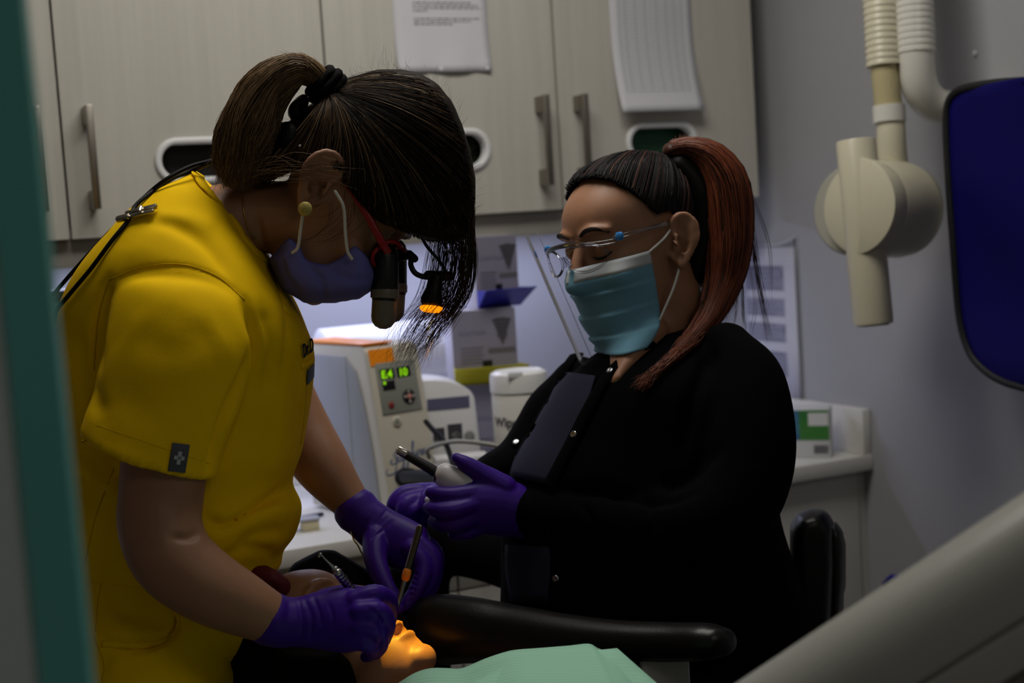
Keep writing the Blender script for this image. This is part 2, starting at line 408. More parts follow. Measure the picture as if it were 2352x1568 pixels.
# ------------------------------------------------------------------ wall cabinets
m_grain = M('pale_woodgrain_laminate', (182, 179, 170), 0.55, rgb2=(191, 188, 180), vscale=(70, 70, 2.2), lo=.3, hi=.7)
m_carc = M('cabinet_carcass_white', (190, 187, 180), 0.6)
m_steel = M('brushed_nickel', (150, 144, 136), 0.38, metal=1.0, var=.06, vscale=(300, 300, 8))
m_rim = M('white_plastic_rim', (222, 222, 224), 0.35)
m_dark = M('dark_inside', (22, 22, 22), 0.8)
def stadium(cx, cz, hw, hh, n=48):
    out = []
    for k in range(n):
        a = 2*math.pi*k/n; c, s = math.cos(a), math.sin(a)
        out.append((cx+(hw-hh)*(1 if c > 1e-9 else -1 if c < -1e-9 else 0)+hh*c, cz+hh*s))
    return out
def holed_panel(x0, x1, z0, z1, y0, y1, st):
    """door leaf with an oval opening: a frame around the opening plus four plain fields"""
    cx, cz = (x0+x1)/2, ZB+.138; n = len(st); bx, bz = .10, .05; rect = []
    for (x, z) in st:
        dx, dz = x-cx, z-cz; t = min(bx/abs(dx) if abs(dx) > 1e-9 else 1e9, bz/abs(dz) if abs(dz) > 1e-9 else 1e9); rect.append([cx+dx*t, cz+dz*t])
    for sx, sz in ((-1, -1), (1, -1), (1, 1), (-1, 1)):
        i = min(range(n), key=lambda i: (rect[i][0]-cx-sx*bx)**2+(rect[i][1]-cz-sz*bz)**2); rect[i] = [cx+sx*bx, cz+sz*bz]
    V = [(x, y0, z) for x, z in st]+[(x, y0, z) for x, z in rect]+[(x, y1, z) for x, z in st]+[(x, y1, z) for x, z in rect]; Fc = []
    for i in range(n):
        j = (i+1) % n; Fc += [[i, j, n+j, n+i], [2*n+i, 3*n+i, 3*n+j, 2*n+j], [i, 2*n+i, 2*n+j, j]]
    def fld(a, b, c, d): return box(a, b, y0, y1, c, d)
    return join((V, Fc), fld(x0, cx-bx, z0, z1), fld(cx+bx, x1, z0, z1), fld(cx-bx, cx+bx, z0, cz-bz), fld(cx-bx, cx+bx, cz+bz, z1))[:2]
def bar_handle(x, y, z0, z1, parent, wd=.014, proj=.048):
    g = join(box(x-wd/2, x+wd/2, y-proj, y-proj+.011, z0, z1, .0016), box(x-wd/2, x+wd/2, y-proj+.010, y+.0005, z0+.001, z0+.036, .0015), box(x-wd/2, x+wd/2, y-proj+.010, y+.0005, z1-.036, z1-.001, .0015))
    return obj('handle', g, m_steel, parent, 'auto')
units = [('pale woodgrain wall cabinet with two taped papers beside the grey side wall', XE-2*DW), ('pale woodgrain wall cabinet behind the yellow scrubs and ponytail, no papers', XE-4*DW)]
m_gl = [M('glove_box_dark_green', (24, 74, 52), 0.6), M('glove_box_olive', (44, 54, 34), 0.6), M('glove_box_black', (20, 20, 20), 0.6), M('glove_box_black', (20, 20, 20), 0.6)]
for ui, (lab, x0) in enumerate(units):
    x1 = x0+2*DW
    t = thing('wall_cabinet', ((x0+x1)/2, -.18, ZB), lab, 'cabinet', 'wall cabinets over the counter')
    a, b = x0+.0015, x1-.0015
    obj('carcass', join(box(a, a+.016, YU+.021, -.001, ZB, ZT), box(b-.016, b, YU+.021, -.001, ZB, ZT), box(a+.016, b-.016, YU+.021, -.001, ZB, ZB+.016),
                        box(a+.016, b-.016, YU+.021, -.001, ZT-.016, ZT), box(a+.016, b-.016, -.008, -.001, ZB+.016, ZT-.016), box(a+.016, b-.016, YU+.04, -.008, ZB+.29, ZB+.306)), m_carc, t, False)
    obj('light_rail', box(a, b, YU+.024, YU+.042, ZB-.056, ZB-.0005, .0015), M('light_rail_grey', (150, 147, 140), 0.6), t, 'auto')
    for k in range(2):
        dx0, dx1 = x0+k*DW+.0024, x0+(k+1)*DW-.0024; cx = (dx0+dx1)/2
        st = stadium(cx, ZB+.138, .083, .033)
        dr_ = obj('door', holed_panel(dx0, dx1, ZB-.001, ZT, YU, YU+.0195, st), m_grain, t, False)
        so = stadium(cx, ZB+.138, .0955, .0455); sm = stadium(cx, ZB+.138, .089, .039); n = len(st)
        rim = []
        for pts, y in ((so, YU-.0005), (so, YU-.004), (stadium(cx, ZB+.138, .093, .043), YU-.007), (stadium(cx, ZB+.138, .085, .035), YU-.007), (stadium(cx, ZB+.138, .0825, .0325), YU-.004), (stadium(cx, ZB+.138, .0825, .0325), YU+.018)):
            rim.append([(x, y, z) for x, z in pts])
        V = [p for r_ in rim for p in r_]; Fc = [[i*n+j, i*n+(j+1) % n, (i+1)*n+(j+1) % n, (i+1)*n+j] for i in range(len(rim)-1) for j in range(n)]
        obj('opening_rim', (V, Fc), m_rim, dr_, True, label='white oval rim around the dispenser opening')
        hx = dx1-.047 if k == 0 else dx0+.044
        bar_handle(hx, YU, ZB+.052, ZB+.247, dr_)
        gm = m_gl[ui*2+(1-k)]
        gb = obj('glove_box', join(box(cx-.115, cx+.115, YU+.045, YU+.13, ZB+.0165, ZB+.270, .002), box(cx-.06, cx+.06, YU+.043, YU+.046, ZB+.09, ZB+.18)), [gm], smooth='auto')
        tag(gb, ['dark green glove box behind the opening under the grid sheet', 'dark olive glove box behind the opening under the typed notice', 'black glove box behind the opening beside the ponytail', 'black glove box behind the opening hidden by the teal door edge'][ui*2+(1-k)], 'box', 'glove boxes inside the wall cabinets')

# papers taped to the doors
m_paper = M('white_paper', (205, 205, 212), 0.8); m_ink = M('grey_ink', (60, 60, 66), 0.8); m_line = M('pale_grid_ink', (128, 128, 140), 0.8)
def paper_at(px0, px1, ptop, pbot, lab, curl, tilt=0.0):
    y = YU-.0012
    a = on_plane(px0, ptop, (0, y, 0), (0, 1, 0)); b = on_plane(px1, pbot, (0, y, 0), (0, 1, 0))
    return a, b
def door_paper(x0, z0, wid, hei, curlf, name, lab):
    t = thing(name, (x0+wid/2, YU-.002, z0), lab, 'paper')
    def pos(u, v, off=0.0):   # u across 0..1, v up 0..1
        return np.array([x0+u*wid, YU-.0015-curlf(u, v)-off, z0+v*hei])
    G = [[pos(u, v) for u in np.linspace(0, 1, 13)] for v in np.linspace(1, 0, 19)]
    obj('sheet', sheet(G, .0003), m_paper, t)
    return t, pos
def mark(pos, u0, u1, v0, v1, nu=6):
    G = [[pos(u, v, .0006) for u in np.linspace(u0, u1, nu)] for v in (v1, v0)]; return sheet(G)
# typed notice on the third door
pa = on_plane(911, 163, (0, YU, 0), (0, 1, 0)); t, pos = door_paper(pa[0], pa[2]-.004, .2159, .2794, lambda u, v: .009*max(0, 1-v*2.6)**2*abs(math.sin(u*6.3+.9)) , 'typed_notice', 'white typed notice taped on the cabinet door above the ponytail')
rng = random.Random(3); ink = []
rows = [(.585, .22, .45)]+[(.515-.021*i, .21, e) for i, e in enumerate((.83, .90, .93, .36))]+[(.395-.021*i, .21, e) for i, e in enumerate((.92, .82, .62))]+[(.70-.021*i, .21, e) for i, e in enumerate((.9, .88, .7))]+[(.84, .3, .7)]
for v, u0, u1 in rows:
    u = u0
    while u < u1:
        wl = rng.choice((.02, .03, .045, .06)); e = min(u+wl, u1); ink.append(mark(pos, u, e, v, v+.009, 2)); u = e+.011
obj('printed_lines', join(*ink), M('notice_ink', (95, 95, 100), 0.8), t)['kind'] = 'stuff'
# grid sheet on the fourth door
pb = on_plane(1416, 262, (0, YU, 0), (0, 1, 0)); t, pos = door_paper(pb[0]-.004, pb[2]+.002, .2159, .2794, lambda u, v: .035*max(0, 1-v*1.35)**2.2, 'grid_sheet', 'white sheet printed with a fine table grid, curling off the cabinet door')
gl = []
for i in range(26): gl.append(mark(pos, .10, .88, .16+.031*i, .164+.031*i, 8))
for u in (.10, .18, .30, .42, .56, .68, .78, .88):
    G = [[pos(uu, v, .0006) for uu in (u, u+.005)] for v in np.linspace(.94, .16, 14)]; gl.append(sheet(G))
obj('printed_grid', join(*gl), m_line, t)['kind'] = 'stuff'

# ------------------------------------------------------------------ counter
m_top = M('white_quartz', (214, 212, 208), 0.3, var=.02, vscale=(60, 60, 60))
m_lam = M('white_laminate', (182, 180, 176), 0.5)
t = thing('countertop', (-1.7, YC/2, ZC-.035), 'long white countertop with splash boards running under the wall cabinets', 'countertop')
obj('worktop', box(-3.4, -.001, YC, -.001, ZC-.035, ZC, .003), m_top, t, 'auto')
obj('back_splash', box(-3.4, -.021, -.021, -.001, ZC+.0003, ZC+.10, .002), m_top, t, 'auto')
obj('side_splash', box(-.0235, -.001, YC+.004, -.0215, ZC+.0003, ZC+.104, .002), m_top, t, 'auto')
YB = YC+.028; bw = .50
for i in range(6):
    x1 = -.022-i*bw; x0 = x1-bw
    nm = ['next to the grey side wall, behind the stool', 'second from the side wall', 'third from the side wall, below the wipes tub', 'fourth from the side wall, behind the patient headrest', 'fifth from the side wall, behind the yellow trousers', 'sixth from the side wall'][i]
    t = thing('base_cabinet', ((x0+x1)/2, YB+.25, 0), 'white base cabinet under the counter, '+nm, 'cabinet', 'base cabinets under the counter')
    obj('carcass', box(x0+.002, x1-.002, YB+.021, -.002, .10, ZC-.0355), m_carc, t, False)
    obj('toe_kick', box(x0+.002, x1-.002, YB+.07, YB+.09, .0005, .0995), M('toe_kick_dark', (50, 50, 52), .6), t, False)
    if i == 0:
        d_ = obj('door', box(x0+.0025, x1-.0025, YB, YB+.0205, .105, ZC-.040, .0015), m_lam, t, 'auto'); bar_handle(x0+.05, YB, ZC-.30, ZC-.12, d_, .010, .03); continue
    d_ = obj('drawer', box(x0+.0025, x1-.0025, YB, YB+.0205, ZC-.142, ZC-.040, .0015), m_lam, t, 'auto')
    bar_handle((x0+x1)/2, YB, ZC-.118, ZC-.062, d_, .010, .03)
    d_ = obj('door', box(x0+.0025, x1-.0025, YB, YB+.0205, .105, ZC-.146, .0015), m_lam, t, 'auto')
    bar_handle(x1-.05, YB, ZC-.36, ZC-.19, d_, .010, .03)
obj_f = obj('filler_strip', box(-.0215, -.001, YB+.004, YB+.02, .10, ZC-.036), m_lam, smooth=False)
tag(obj_f, 'narrow white filler strip between base cabinet and side wall', 'filler')

# ------------------------------------------------------------------ small things on the counter
def on_counter(px, py, z=ZC): return on_plane(px, py, (0, 0, z), (0, 0, 1))
# plasma curing unit
Q = on_counter(900, 1207); Wd, Dp, Hh = .122, .30, .350
MF = facing(Q, 33)
m_bei = M('beige_plastic', (196, 190, 176), 0.42); m_gry = M('grey_side_panel', (150, 152, 158), 0.45); m_amb = M('amber_plastic', (238, 140, 20), 0.3)
m_pan = M('control_panel_grey', (132, 134, 126), 0.4); m_blk = M('black_plastic', (16, 16, 17), 0.4); m_rub = M('black_rubber', (7, 7, 8), 0.6, spec=.2)
t = thing('curing_light_unit', Q, 'beige tabletop curing unit with green digits and blue script on its front', 'dental device')
def dev(g): return xf(g, MF)
LN = .050    # how far the front leans back at the top
def fy(z): return LN*(z/Hh)**1.3
prof = [(fy(z), z) for z in np.linspace(.006, Hh-.012, 12)]+[(fy(Hh)+.006, Hh-.004), (fy(Hh)+.016, Hh), (Dp-.03, Hh), (Dp, Hh-.03), (Dp, .006)]
def side_poly(x, sc=0.0): return [(x, y, z) for y, z in prof]
obj('housing', dev(prism(side_poly(0), (1, 0, 0), Wd, .004)), m_bei, t, 'auto')
sp = [(-.004, fy(z)+.030+.03*(z/Hh)**4, z) for z in np.linspace(.02, Hh-.05, 10)]+[(-.004, fy(Hh)+.075, Hh-.022), (-.004, Dp-.01, Hh-.022), (-.004, Dp-.01, .02)]
sp_o = obj('side_panel', dev(prism(sp, (1, 0, 0), .006, .002)), m_gry, t, 'auto')
obj('panel_joint', dev(box(-.0046, -.0038, .118, .120, .02, Hh-.024)), m_pan, sp_o, False)
tp = [(x, y, Hh+.0002) for x, y in ((-.001, fy(Hh)+.006), (Wd*.55, fy(Hh)+.004), (Wd*.42, fy(Hh)+.04), (Wd*.6, Dp-.02), (-.001, Dp-.02))]
obj('amber_cover', dev(join(prism(tp, (0, 0, 1), .005, .001))), m_amb, t, 'auto')
ya = lambda z: fy(z)-.0004
def front(u0, u1, z0, z1, th, bev=.0):   # slab on the leaning front face
    p = [(u0, ya(z0), z0), (u1, ya(z0), z0), (u1, ya(z1), z1), (u0, ya(z1), z1)]
    nn = nrm(np.cross(np.array(p[1])-p[0], np.array(p[3])-p[0])); nn = nn if nn[1] < 0 else -nn
    return prism(p, nn, th, bev)
obj('amber_corner', dev(front(.004, Wd*.5, Hh-.040, Hh-.008, .0012)), m_amb, t, False)
cp = obj('control_panel', dev(front(.014, Wd-.014, Hh-.136, Hh-.036, .0022, .001)), m_pan, t, 'auto', label='grey control panel with digits and buttons')
for u0, u1, z0, z1 in ((.021, .055, Hh-.068, Hh-.0485), (.061, .093, Hh-.068, Hh-.0485), (.023, .052, Hh-.090, Hh-.072)):
    obj('display', dev(front(u0, u1, z0, z1, .0030)), m_blk, cp, False)
def ffr(u, z, off):     # frame on the front face: x right, y up, z out
    tz = nrm(np.array([0, fy(z+.01)-fy(z-.01), .02])); return frame(np.array([u, fy(z), z])-np.cross((1, 0, 0), tz)*-off, (1, 0, 0), tz)
def dig(s, u, z, sz):
    f_ = ffr(u, z, .0036); nn = f_[:3, 2]
    if nn[1] > 0: f_[:3, 3] = np.array([u, fy(z), z])-nn*.0036
    return dev(xf(text_g(s, sz, .08, .0002, bold=.0006), f_))
m_led = M('green_led_digits', (150, 240, 20), .4, emit=(165, 245, 10), estr=.45)
obj('digits', join(dig('E.4', .023, Hh-.066, .021), dig('10', .064, Hh-.066, .021), dig('o', .025, Hh-.078, .011)), m_led, cp, False, label='glowing green digits')
def disc(u, z, r, off, th, n=24):
    f_ = ffr(u, z, 0); g = lathe([(0, off), (r*.98, off), (r, off+th*.6), (r*.9, off+th), (0, off+th)], n)
    if f_[1, 2] > 0: f_[:3, 2] *= -1
    return dev(xf(g, f_))
bt = obj('button_pad', disc(.080, Hh-.108, .0150, .002, .003), m_blk, cp)
obj('arrow_key', join(*[disc(.080+.010*c, Hh-.108+.010*s, .0030, .0045, .0014, 4) for c, s in ((1, 0), (-1, 0), (0, 1), (0, -1))]), M('key_white', (200, 190, 186), .5), bt)
obj('start_key', disc(.080, Hh-.108, .0054, .0045, .0016), M('key_rose', (190, 128, 118), .5), bt)
obj('power_button', join(disc(.036, Hh-.120, .0070, .002, .002)), M('button_red', (120, 40, 36), .4), cp)
obj('socket', join(disc(.044, Hh-.153, .0105, .0, .003)), m_bei, t); obj('socket_hole', disc(.043, Hh-.152, .0062, .003, .0006), m_pan, t)
# script lettering 'Sapphire' drawn as pen strokes (u right, v up, unit = letter height)
STROKES = [[(-.55, -.35), (-.85, -.75), (-.6, -1.15), (.0, -1.2), (.5, -.9), (.85, .1), (1.0, .9), (.85, 1.25), (.6, 1.1), (.6, .8), (.85, .5), (.75, .1), (.4, -.05), (0, .1), (.05, .45), (.35, .5)],
           [(1.55, .55), (1.3, .6), (1.1, .3), (1.2, .02), (1.42, .1), (1.62, .6), (1.6, .1), (1.75, .0)],
           [(1.75, .0), (2.05, .65), (1.8, -.7), (1.65, -1.1), (1.5, -.9), (1.9, -.1), (2.1, .5), (2.35, .6), (2.4, .3), (2.2, .02), (2.0, .08)],
           [(2.4, .05), (2.7, .65), (2.45, -.7), (2.25, -1.2), (1.8, -1.3), (2.0, -1.1), (2.55, -.1), (2.75, .5), (3.0, .6), (3.05, .3), (2.85, .02), (2.65, .08)],
           [(3.05, .0), (3.4, .8), (3.65, 1.75), (3.6, 1.95), (3.45, 1.6), (3.25, .3), (3.2, .0), (3.4, .5), (3.6, .55), (3.55, .15), (3.65, .0), (3.8, .15)],
           [(3.8, .15), (4.0, .6), (3.9, .12), (4.0, .0), (4.15, .2)], [(4.07, .85), (4.1, .9)],
           [(4.15, .2), (4.35, .65), (4.45, .55), (4.6, .55), (4.5, .1), (4.6, .0), (4.75, .2)],
           [(4.75, .2), (5.05, .4), (5.05, .6), (4.85, .5), (4.8, .1), (5.0, -.02), (5.3, .25), (5.6, .45)]]
sg = []
for s in STROKES:
    L = crm(np.array([(a, b, 0) for a, b in s], float), 8)*.0158
    C = []
    for a, b, _ in L:
        z = .117+b+.12*a; u = .016+a*1.02; C.append((u, fy(z)-.0006, z))
    wv = .0008+.0006*np.abs(np.sin(np.linspace(0, 5, len(C))))
    sg.append(tubeg(C, wv, .0003, 6, 1, 2, False, side=(0, 1, 0)))
obj('script_lettering', dev(join(*sg)), M('blue_script_ink', (52, 78, 132), .5), t, True, label='blue cursive lettering reading Sapphire')
# hose port and black hose
hp = []
for px, py, d in ((918, 1096, 2.70), (950, 1096, 2.62), (1000, 1098, 2.52)): hp.append(P(px, py, d))
obj('hose_port', tubeg([MF[:3, :3]@np.array((.055, fy(.086)-.001, .086))+MF[:3, 3], P(928, 1096, 2.715)], .0185, None, 24), m_rub, t)
hose = obj('light_guide_hose', tubeg([P(930, 1095, 2.70), P(955, 1094, 2.62), P(990, 1096, 2.53), P(1040, 1105, 2.42), P(1060, 1180, 2.42), P(1050, 1240, 2.55)], .0125, None, 16, 6), m_rub, t)

# paper towel roll on a wall bracket
za = 1.185; y0 = -.115
xa = on_plane(735, 800, (0, y0, 0), (0, 1, 0))[0]; xb = on_plane(1036, 800, (0, y0, 0), (0, 1, 0))[0]
zr = on_plane(900, 803, (0, y0, 0), (0, 1, 0))[2]
t = thing('paper_towel_holder', ((xa+xb)/2, -.06, zr-.08), 'white paper towel roll on a wall bracket behind the curing unit', 'paper towels')
RY = frame((xa, y0, zr), (0, 1, 0), (0, 0, 1), (1, 0, 0))
L_ = xb-xa
obj('towel_roll', xf(lathe([(.02, 0), (.060, 0), (.0635, .004), (.0635, L_-.02), (.058, L_-.006), (.045, L_), (0, L_)], 40), RY), M('towel_white', (226, 226, 232), .8, bump=.3, bscale=300), t)
obj('wall_bracket', join(box(xa-.012, xa-.002, y0-.012, -.001, zr-.012, zr+.012, .002), box(xa-.012, xb-.05, -.012, -.001, zr-.012, zr+.012, .002)), m_rim, t, 'auto')

# stacked dispensing boxes with printed fronts and coloured trays
m_bx = M('carton_pale_grey', (186, 184, 196), .7); m_bxf = M('carton_print_grey', (128, 124, 142), .7); m_prt = M('carton_print_dark', (60, 58, 66), .7)
def carton(px, py, d, phi, wd, dp, hh, lab, tray, traymat, blueprint, z0):
    Q = P(px, py, d); Q[2] = z0; m = facing(Q, phi)
    t = thing('dispenser_carton', Q, lab, 'box', 'dispenser cartons stacked against the wall')
    f = lambda g: xf(g, m)
    obj('carton_body', f(box(0, wd, .0005, dp, .0005, hh-.0005, .0015)), m_bx, t, 'auto')
    obj('printed_front', f(box(.001, wd-.001, -.0006, .0004, .001, hh-.001)), m_bxf, t, False)
    pr = [box(wd*.70, wd*.86, -.0012, -.0005, hh*.60, hh*.88), box(wd*.55, wd*.97, -.0012, -.0005, hh*.40, hh*.47)]
    for k in range(7): pr.append(box(wd*.78-.02*(7-k)/7, wd*.78+.02*(7-k)/7, -.0014, -.0008, hh*(.86-.05*k)-.006, hh*(.86-.05*k)))
    for k in range(5): pr.append(box(wd*.12, wd*(.48-.03*(k % 2)), -.0011, -.0005, hh*(.48-.05*k), hh*(.48-.05*k)+.002))
    obj('dark_print', f(join(*pr[2:])), m_prt, t, False)['kind'] = 'stuff'
    for q_ in pr[:2]: obj('print_shape', f(q_), M('carton_print_mid', (92, 90, 96), .7), t, False)
    obj('brand_text', f(xf(text_g('SafeMate' if not blueprint else 'SafeMate', .0165, 0, .0002), frame((wd*.10, -.001, hh*.66), (1, 0, 0), (0, 0, 1)))), M('carton_text', (112, 112, 136), .7), t, False)
    if tray:
        a, b = tray
        V = [(0, -.001, .006), (wd, -.001, .006), (wd+.022, -.075, .040), (.018, -.075, .040)]
        fl = prism([np.array(v) for v in ((0, -.002, .000), (wd, -.002, .0), (wd+.014, -.055, a), (-.004, -.055, a))], (0, .4, 1), .0012)
        s1 = prism([np.array(v) for v in ((0, -.002, .0), (-.004, -.055, a), (.0, -.002, a))], (1, 0, 0), .0012); s2 = prism([np.array(v) for v in ((wd, -.002, .0), (wd+.014, -.055, a), (wd, -.002, a))], (-1, 0, 0), .0012)
        obj('tray_flap', f(join(fl, s1, s2)), traymat, t, False)
        obj('dispensing_slot', f(join(box(wd*.1, wd*.9, -.0016, -.0008, .008, a*.9), box(wd*.45, wd*.60, -.0018, -.0008, a*.5, a*1.25))), m_blk, t, False)
    return t
m_blu = M('tray_blue', (24, 24, 150), .5); m_yel = M('tray_yellow', (186, 178, 16), .5)
carton(1062, 1000, 3.05, 8, .134, .10, .2300, 'grey printed carton without tray at the bottom of the stack', None, None, 0, ZC+.0005)
carton(1046, 905, 3.05, 8, .141, .11, .1600, 'grey printed carton with a yellow tray, middle of the stack', (.040, 0), m_yel, 1, ZC+.2310)
carton(1098, 725, 3.06, 26, .104, .15, .155, 'grey printed carton with a blue tray on top of the stack', (.040, 0), m_blu, 1, ZC+.3915)

# small white dome-topped appliance
Q = P(986, 1100, 2.88); Q[2] = ZC; m = facing(Q, 8); t = thing('dome_top_dispenser', Q, 'small white dome-topped appliance with a grey stripe behind the curing unit', 'appliance')
ht = .268; wd = .116
pr = [(0, .0005), (wd, .0005), (wd-.012, ht*.82)]+[((wd-.012)*math.cos(a), ht*.82+ht*.18*math.sin(a)) for a in np.linspace(.12, 1.5, 9)]+[(0, ht)]
obj('shell', xf(prism([np.array((x, 0, z)) for x, z in pr], (0, 1, 0), .12, .003), m), m_rim, t, 'auto')
obj('stripe', xf(box(.006, wd*.80, -.001, .001, ht*.765, ht*.855), m), M('slate_print', (96, 96, 124), .5), t, False)
for q_ in (box(.014, .038, -.001, .001, ht*.53, ht*.63), box(.044, .074, -.001, .001, ht*.53, ht*.65)): obj('dark_print', xf(q_, m), m_prt, t, False)
for x in (.062, .088): obj('round_print', xf(xf(lathe([(.007, -.0012), (.011, -.0012), (.011, .001), (.007, .001)], 20), frame((x, 0, ht*.55), (1, 0, 0), (0, 0, 1), (0, -1, 0))), m), M('print_grey', (140, 140, 140), .5), t)

# tub of wipes
Q = P(1203, 1068, 2.88); Q[2] = ZC; t = thing('wipes_tub', Q, 'white plastic tub lettered Wipes with a screw lid on the counter', 'tub')
TB = frame(Q, *[facing(Q, 10)[:3, i] for i in (0, 1)])
Rr = .0565; m_tub = M('tub_white', (224, 222, 216), .35)
obj('tub_body', xf(lathe([(0, .0005), (Rr*.95, .0005), (Rr, .006), (Rr, .230), (Rr*.97, .234), (0, .234)], 48), TB), m_tub, t, 'auto')
obj('lid', xf(lathe([(Rr*.98, .2345), (Rr*1.03, .236), (Rr*1.03, .262), (Rr*1.0, .272), (Rr*.86, .277), (Rr*.80, .274), (0, .274)], 48), TB), M('lid_white', (236, 236, 236), .3), t, 'auto')
def wrap(g, R_, m_, z0, a0):     # flat lettering (x, y) laid around a cylinder
    v = np.asarray(g[0]).copy(); a = a0+v[:, 0]/R_; V = np.stack([np.sin(a)*(R_+.0004+v[:, 2]), -np.cos(a)*(R_+.0004+v[:, 2]), z0+v[:, 1]], 1); return xf((V, g[1]), m_)
obj('lettering', wrap(text_g('Wipes', .026, .0, .0002, bold=.0008), Rr, TB, .170, -1.28), m_prt, t, False, label='dark lettering reading Wipes')
lines = [(np.array([(x0, y, 0), (x1, y, 0), (x1, y+.002, 0), (x0, y+.002, 0)]), [[0, 1, 2, 3]]) for y in np.arange(.012, .06, .0065) for x0, x1 in ((.0, .012), (.013, .024), (.026, .034), (.037, .048))]
obj('fine_print', wrap(join(*lines), Rr, TB, .085, -.55), M('fine_print_grey', (150, 150, 160), .6), t, False)['kind'] = 'stuff'
obj('red_mark', wrap(join(xf(lathe([(0, 0), (.006, 0), (0, .0003)], 12), np.eye(4))), Rr, TB, .150, -.10), M('print_red', (200, 40, 80), .5), t, False)
obj('lid_tab', xf(box(-.03, .0, -Rr*1.0, -Rr*.92, .266, .279, .002), TB), m_rim, t, 'auto')

# loose packs and cables beside the unit
Qp = P(1004, 1100, 2.76); Qp[2] = ZC; g = xf(box(0, .105, 0, .06, .0005, .125, .002), facing(Qp, 6)); tag(obj('white_pack', g, M('pack_white', (220, 220, 226), .6), smooth='auto'), 'white flat pack lying in front of the dome-topped appliance', 'pack')
Qp = P(1136, 1100, 2.76); Qp[2] = ZC; g = xf(box(0, .014, 0, .05, .0005, .130, .001), facing(Qp, 6)); tag(obj('blue_pack', g, M('pack_blue', (48, 66, 150), .6), smooth='auto'), 'narrow blue pack standing at the foot of the wipes tub', 'pack')
m_tubeg = M('grey_tubing', (150, 148, 142), .4)
g = tubeg([P(986, 1050, 2.74), P(985, 1030, 2.72), P(1040, 1014, 2.66), P(1110, 1018, 2.62), P(1160, 1030, 2.62), P(1190, 1050, 2.64), P(1200, 1100, 2.66)], .0042, None, 8, 6); tag(obj('grey_tube', g, m_tubeg), 'grey flexible tube looping in front of the wipes tub', 'tube')
g = tubeg([P(985, 1075, 2.72), P(1000, 1070, 2.70), P(1030, 1085, 2.66), P(1040, 1120, 2.64), P(1035, 1170, 2.66)], .0035, None, 8, 6); tag(obj('grey_tube', g, m_tubeg), 'short grey tube hanging beside the curing unit', 'tube')
g = tubeg([P(978, 968, 2.80), P(998, 990, 2.74), P(1020, 1012, 2.70), P(1032, 1040, 2.66), P(1042, 1075, 2.62), P(1048, 1130, 2.60)], .0052, None, 8, 6); tag(obj('black_cable', g, m_rub), 'thick black cable running down beside the curing unit', 'cable')
# small container near the front edge
Q = on_counter(695, 1222); m = facing(Q, 8); t = thing('sample_container', Q, 'small cream plastic container with a clear lid near the counter edge', 'container')
obj('container_body', xf(box(0, .034, 0, .03, .0005, .020, .002), m), M('cream_plastic', (206, 196, 164), .5), t, 'auto'); obj('container_lid', xf(box(-.025, .036, -.002, .034, .0205, .025, .001), m), M('clear_lid', (170, 172, 186), .25), t, 'auto')
Q = on_counter(690, 1196); tag(obj('pen', tubeg([Q+np.array((-.06, 0, .0046)), Q+np.array((.05, .012, .0046))], .0042, None, 10), M('pen_dark', (30, 30, 60), .4)), 'dark pen lying behind the cream container', 'pen')
# green and blue carton at the counter end
Q = on_counter(1808, 1052); m = facing(Q, -8); wd, hh = .098, .112
t = thing('green_carton', Q, 'green blue and white carton with a barcode beside the side splash', 'box'); f = lambda g: xf(g, m)
obj('carton_body', f(box(0, wd, .0005, .06, .0005, hh, .0015)), M('carton_white', (200, 202, 204), .6), t, 'auto')
obj('green_print', f(box(.030, wd-.002, -.0008, .0004, hh*.37, hh*.97)), M('carton_green', (44, 112, 58), .55, rgb2=(78, 140, 52), vscale=(8, 8, 14)), t, False)
obj('blue_print', f(box(.001, .030, -.0008, .0004, hh*.37, hh*.97)), M('carton_blue', (48, 78, 140), .55, rgb2=(70, 130, 150), vscale=(30, 30, 30)), t, False)
obj('white_sticker', f(box(wd*.52, wd*.97, -.0016, -.0008, hh*.66, hh*.92)), M('sticker_white', (214, 214, 216), .6), t, False)
bc = []; x = wd*.62; k = 0
while x < wd*.93:
    b_ = (.0012, .0006, .0018, .0009)[k % 4]; bc.append(box(x, x+b_, -.0008, .0004, hh*.09, hh*.26)); x += b_+(.0009, .0015, .0007)[k % 3]; k += 1
obj('barcode', f(join(*bc)), m_prt, t, False)['kind'] = 'stuff'
# green carton and black tray behind the scrubs (between the door edge and the back)
Q = on_counter(105, 760); Q = P(96, 775, 2.62)
g = join(box(Q[0]-.05, Q[0]+.14, Q[1], Q[1]+.10, ZC+.0005, P(140, 690, 2.62)[2], .002)); tag(obj('teal_carton', g, M('carton_teal_green', (28, 128, 96), .55), smooth='auto'), 'tall teal green carton on the counter behind the yellow scrubs', 'box')
zt_ = P(140, 690, 2.62)[2]
g = box(Q[0]-.06, Q[0]+.15, Q[1]-.005, Q[1]+.105, zt_+.0005, zt_+.018, .002); tag(obj('black_tray', g, m_blk, smooth='auto'), 'flat black tray lying on the teal green carton', 'tray')

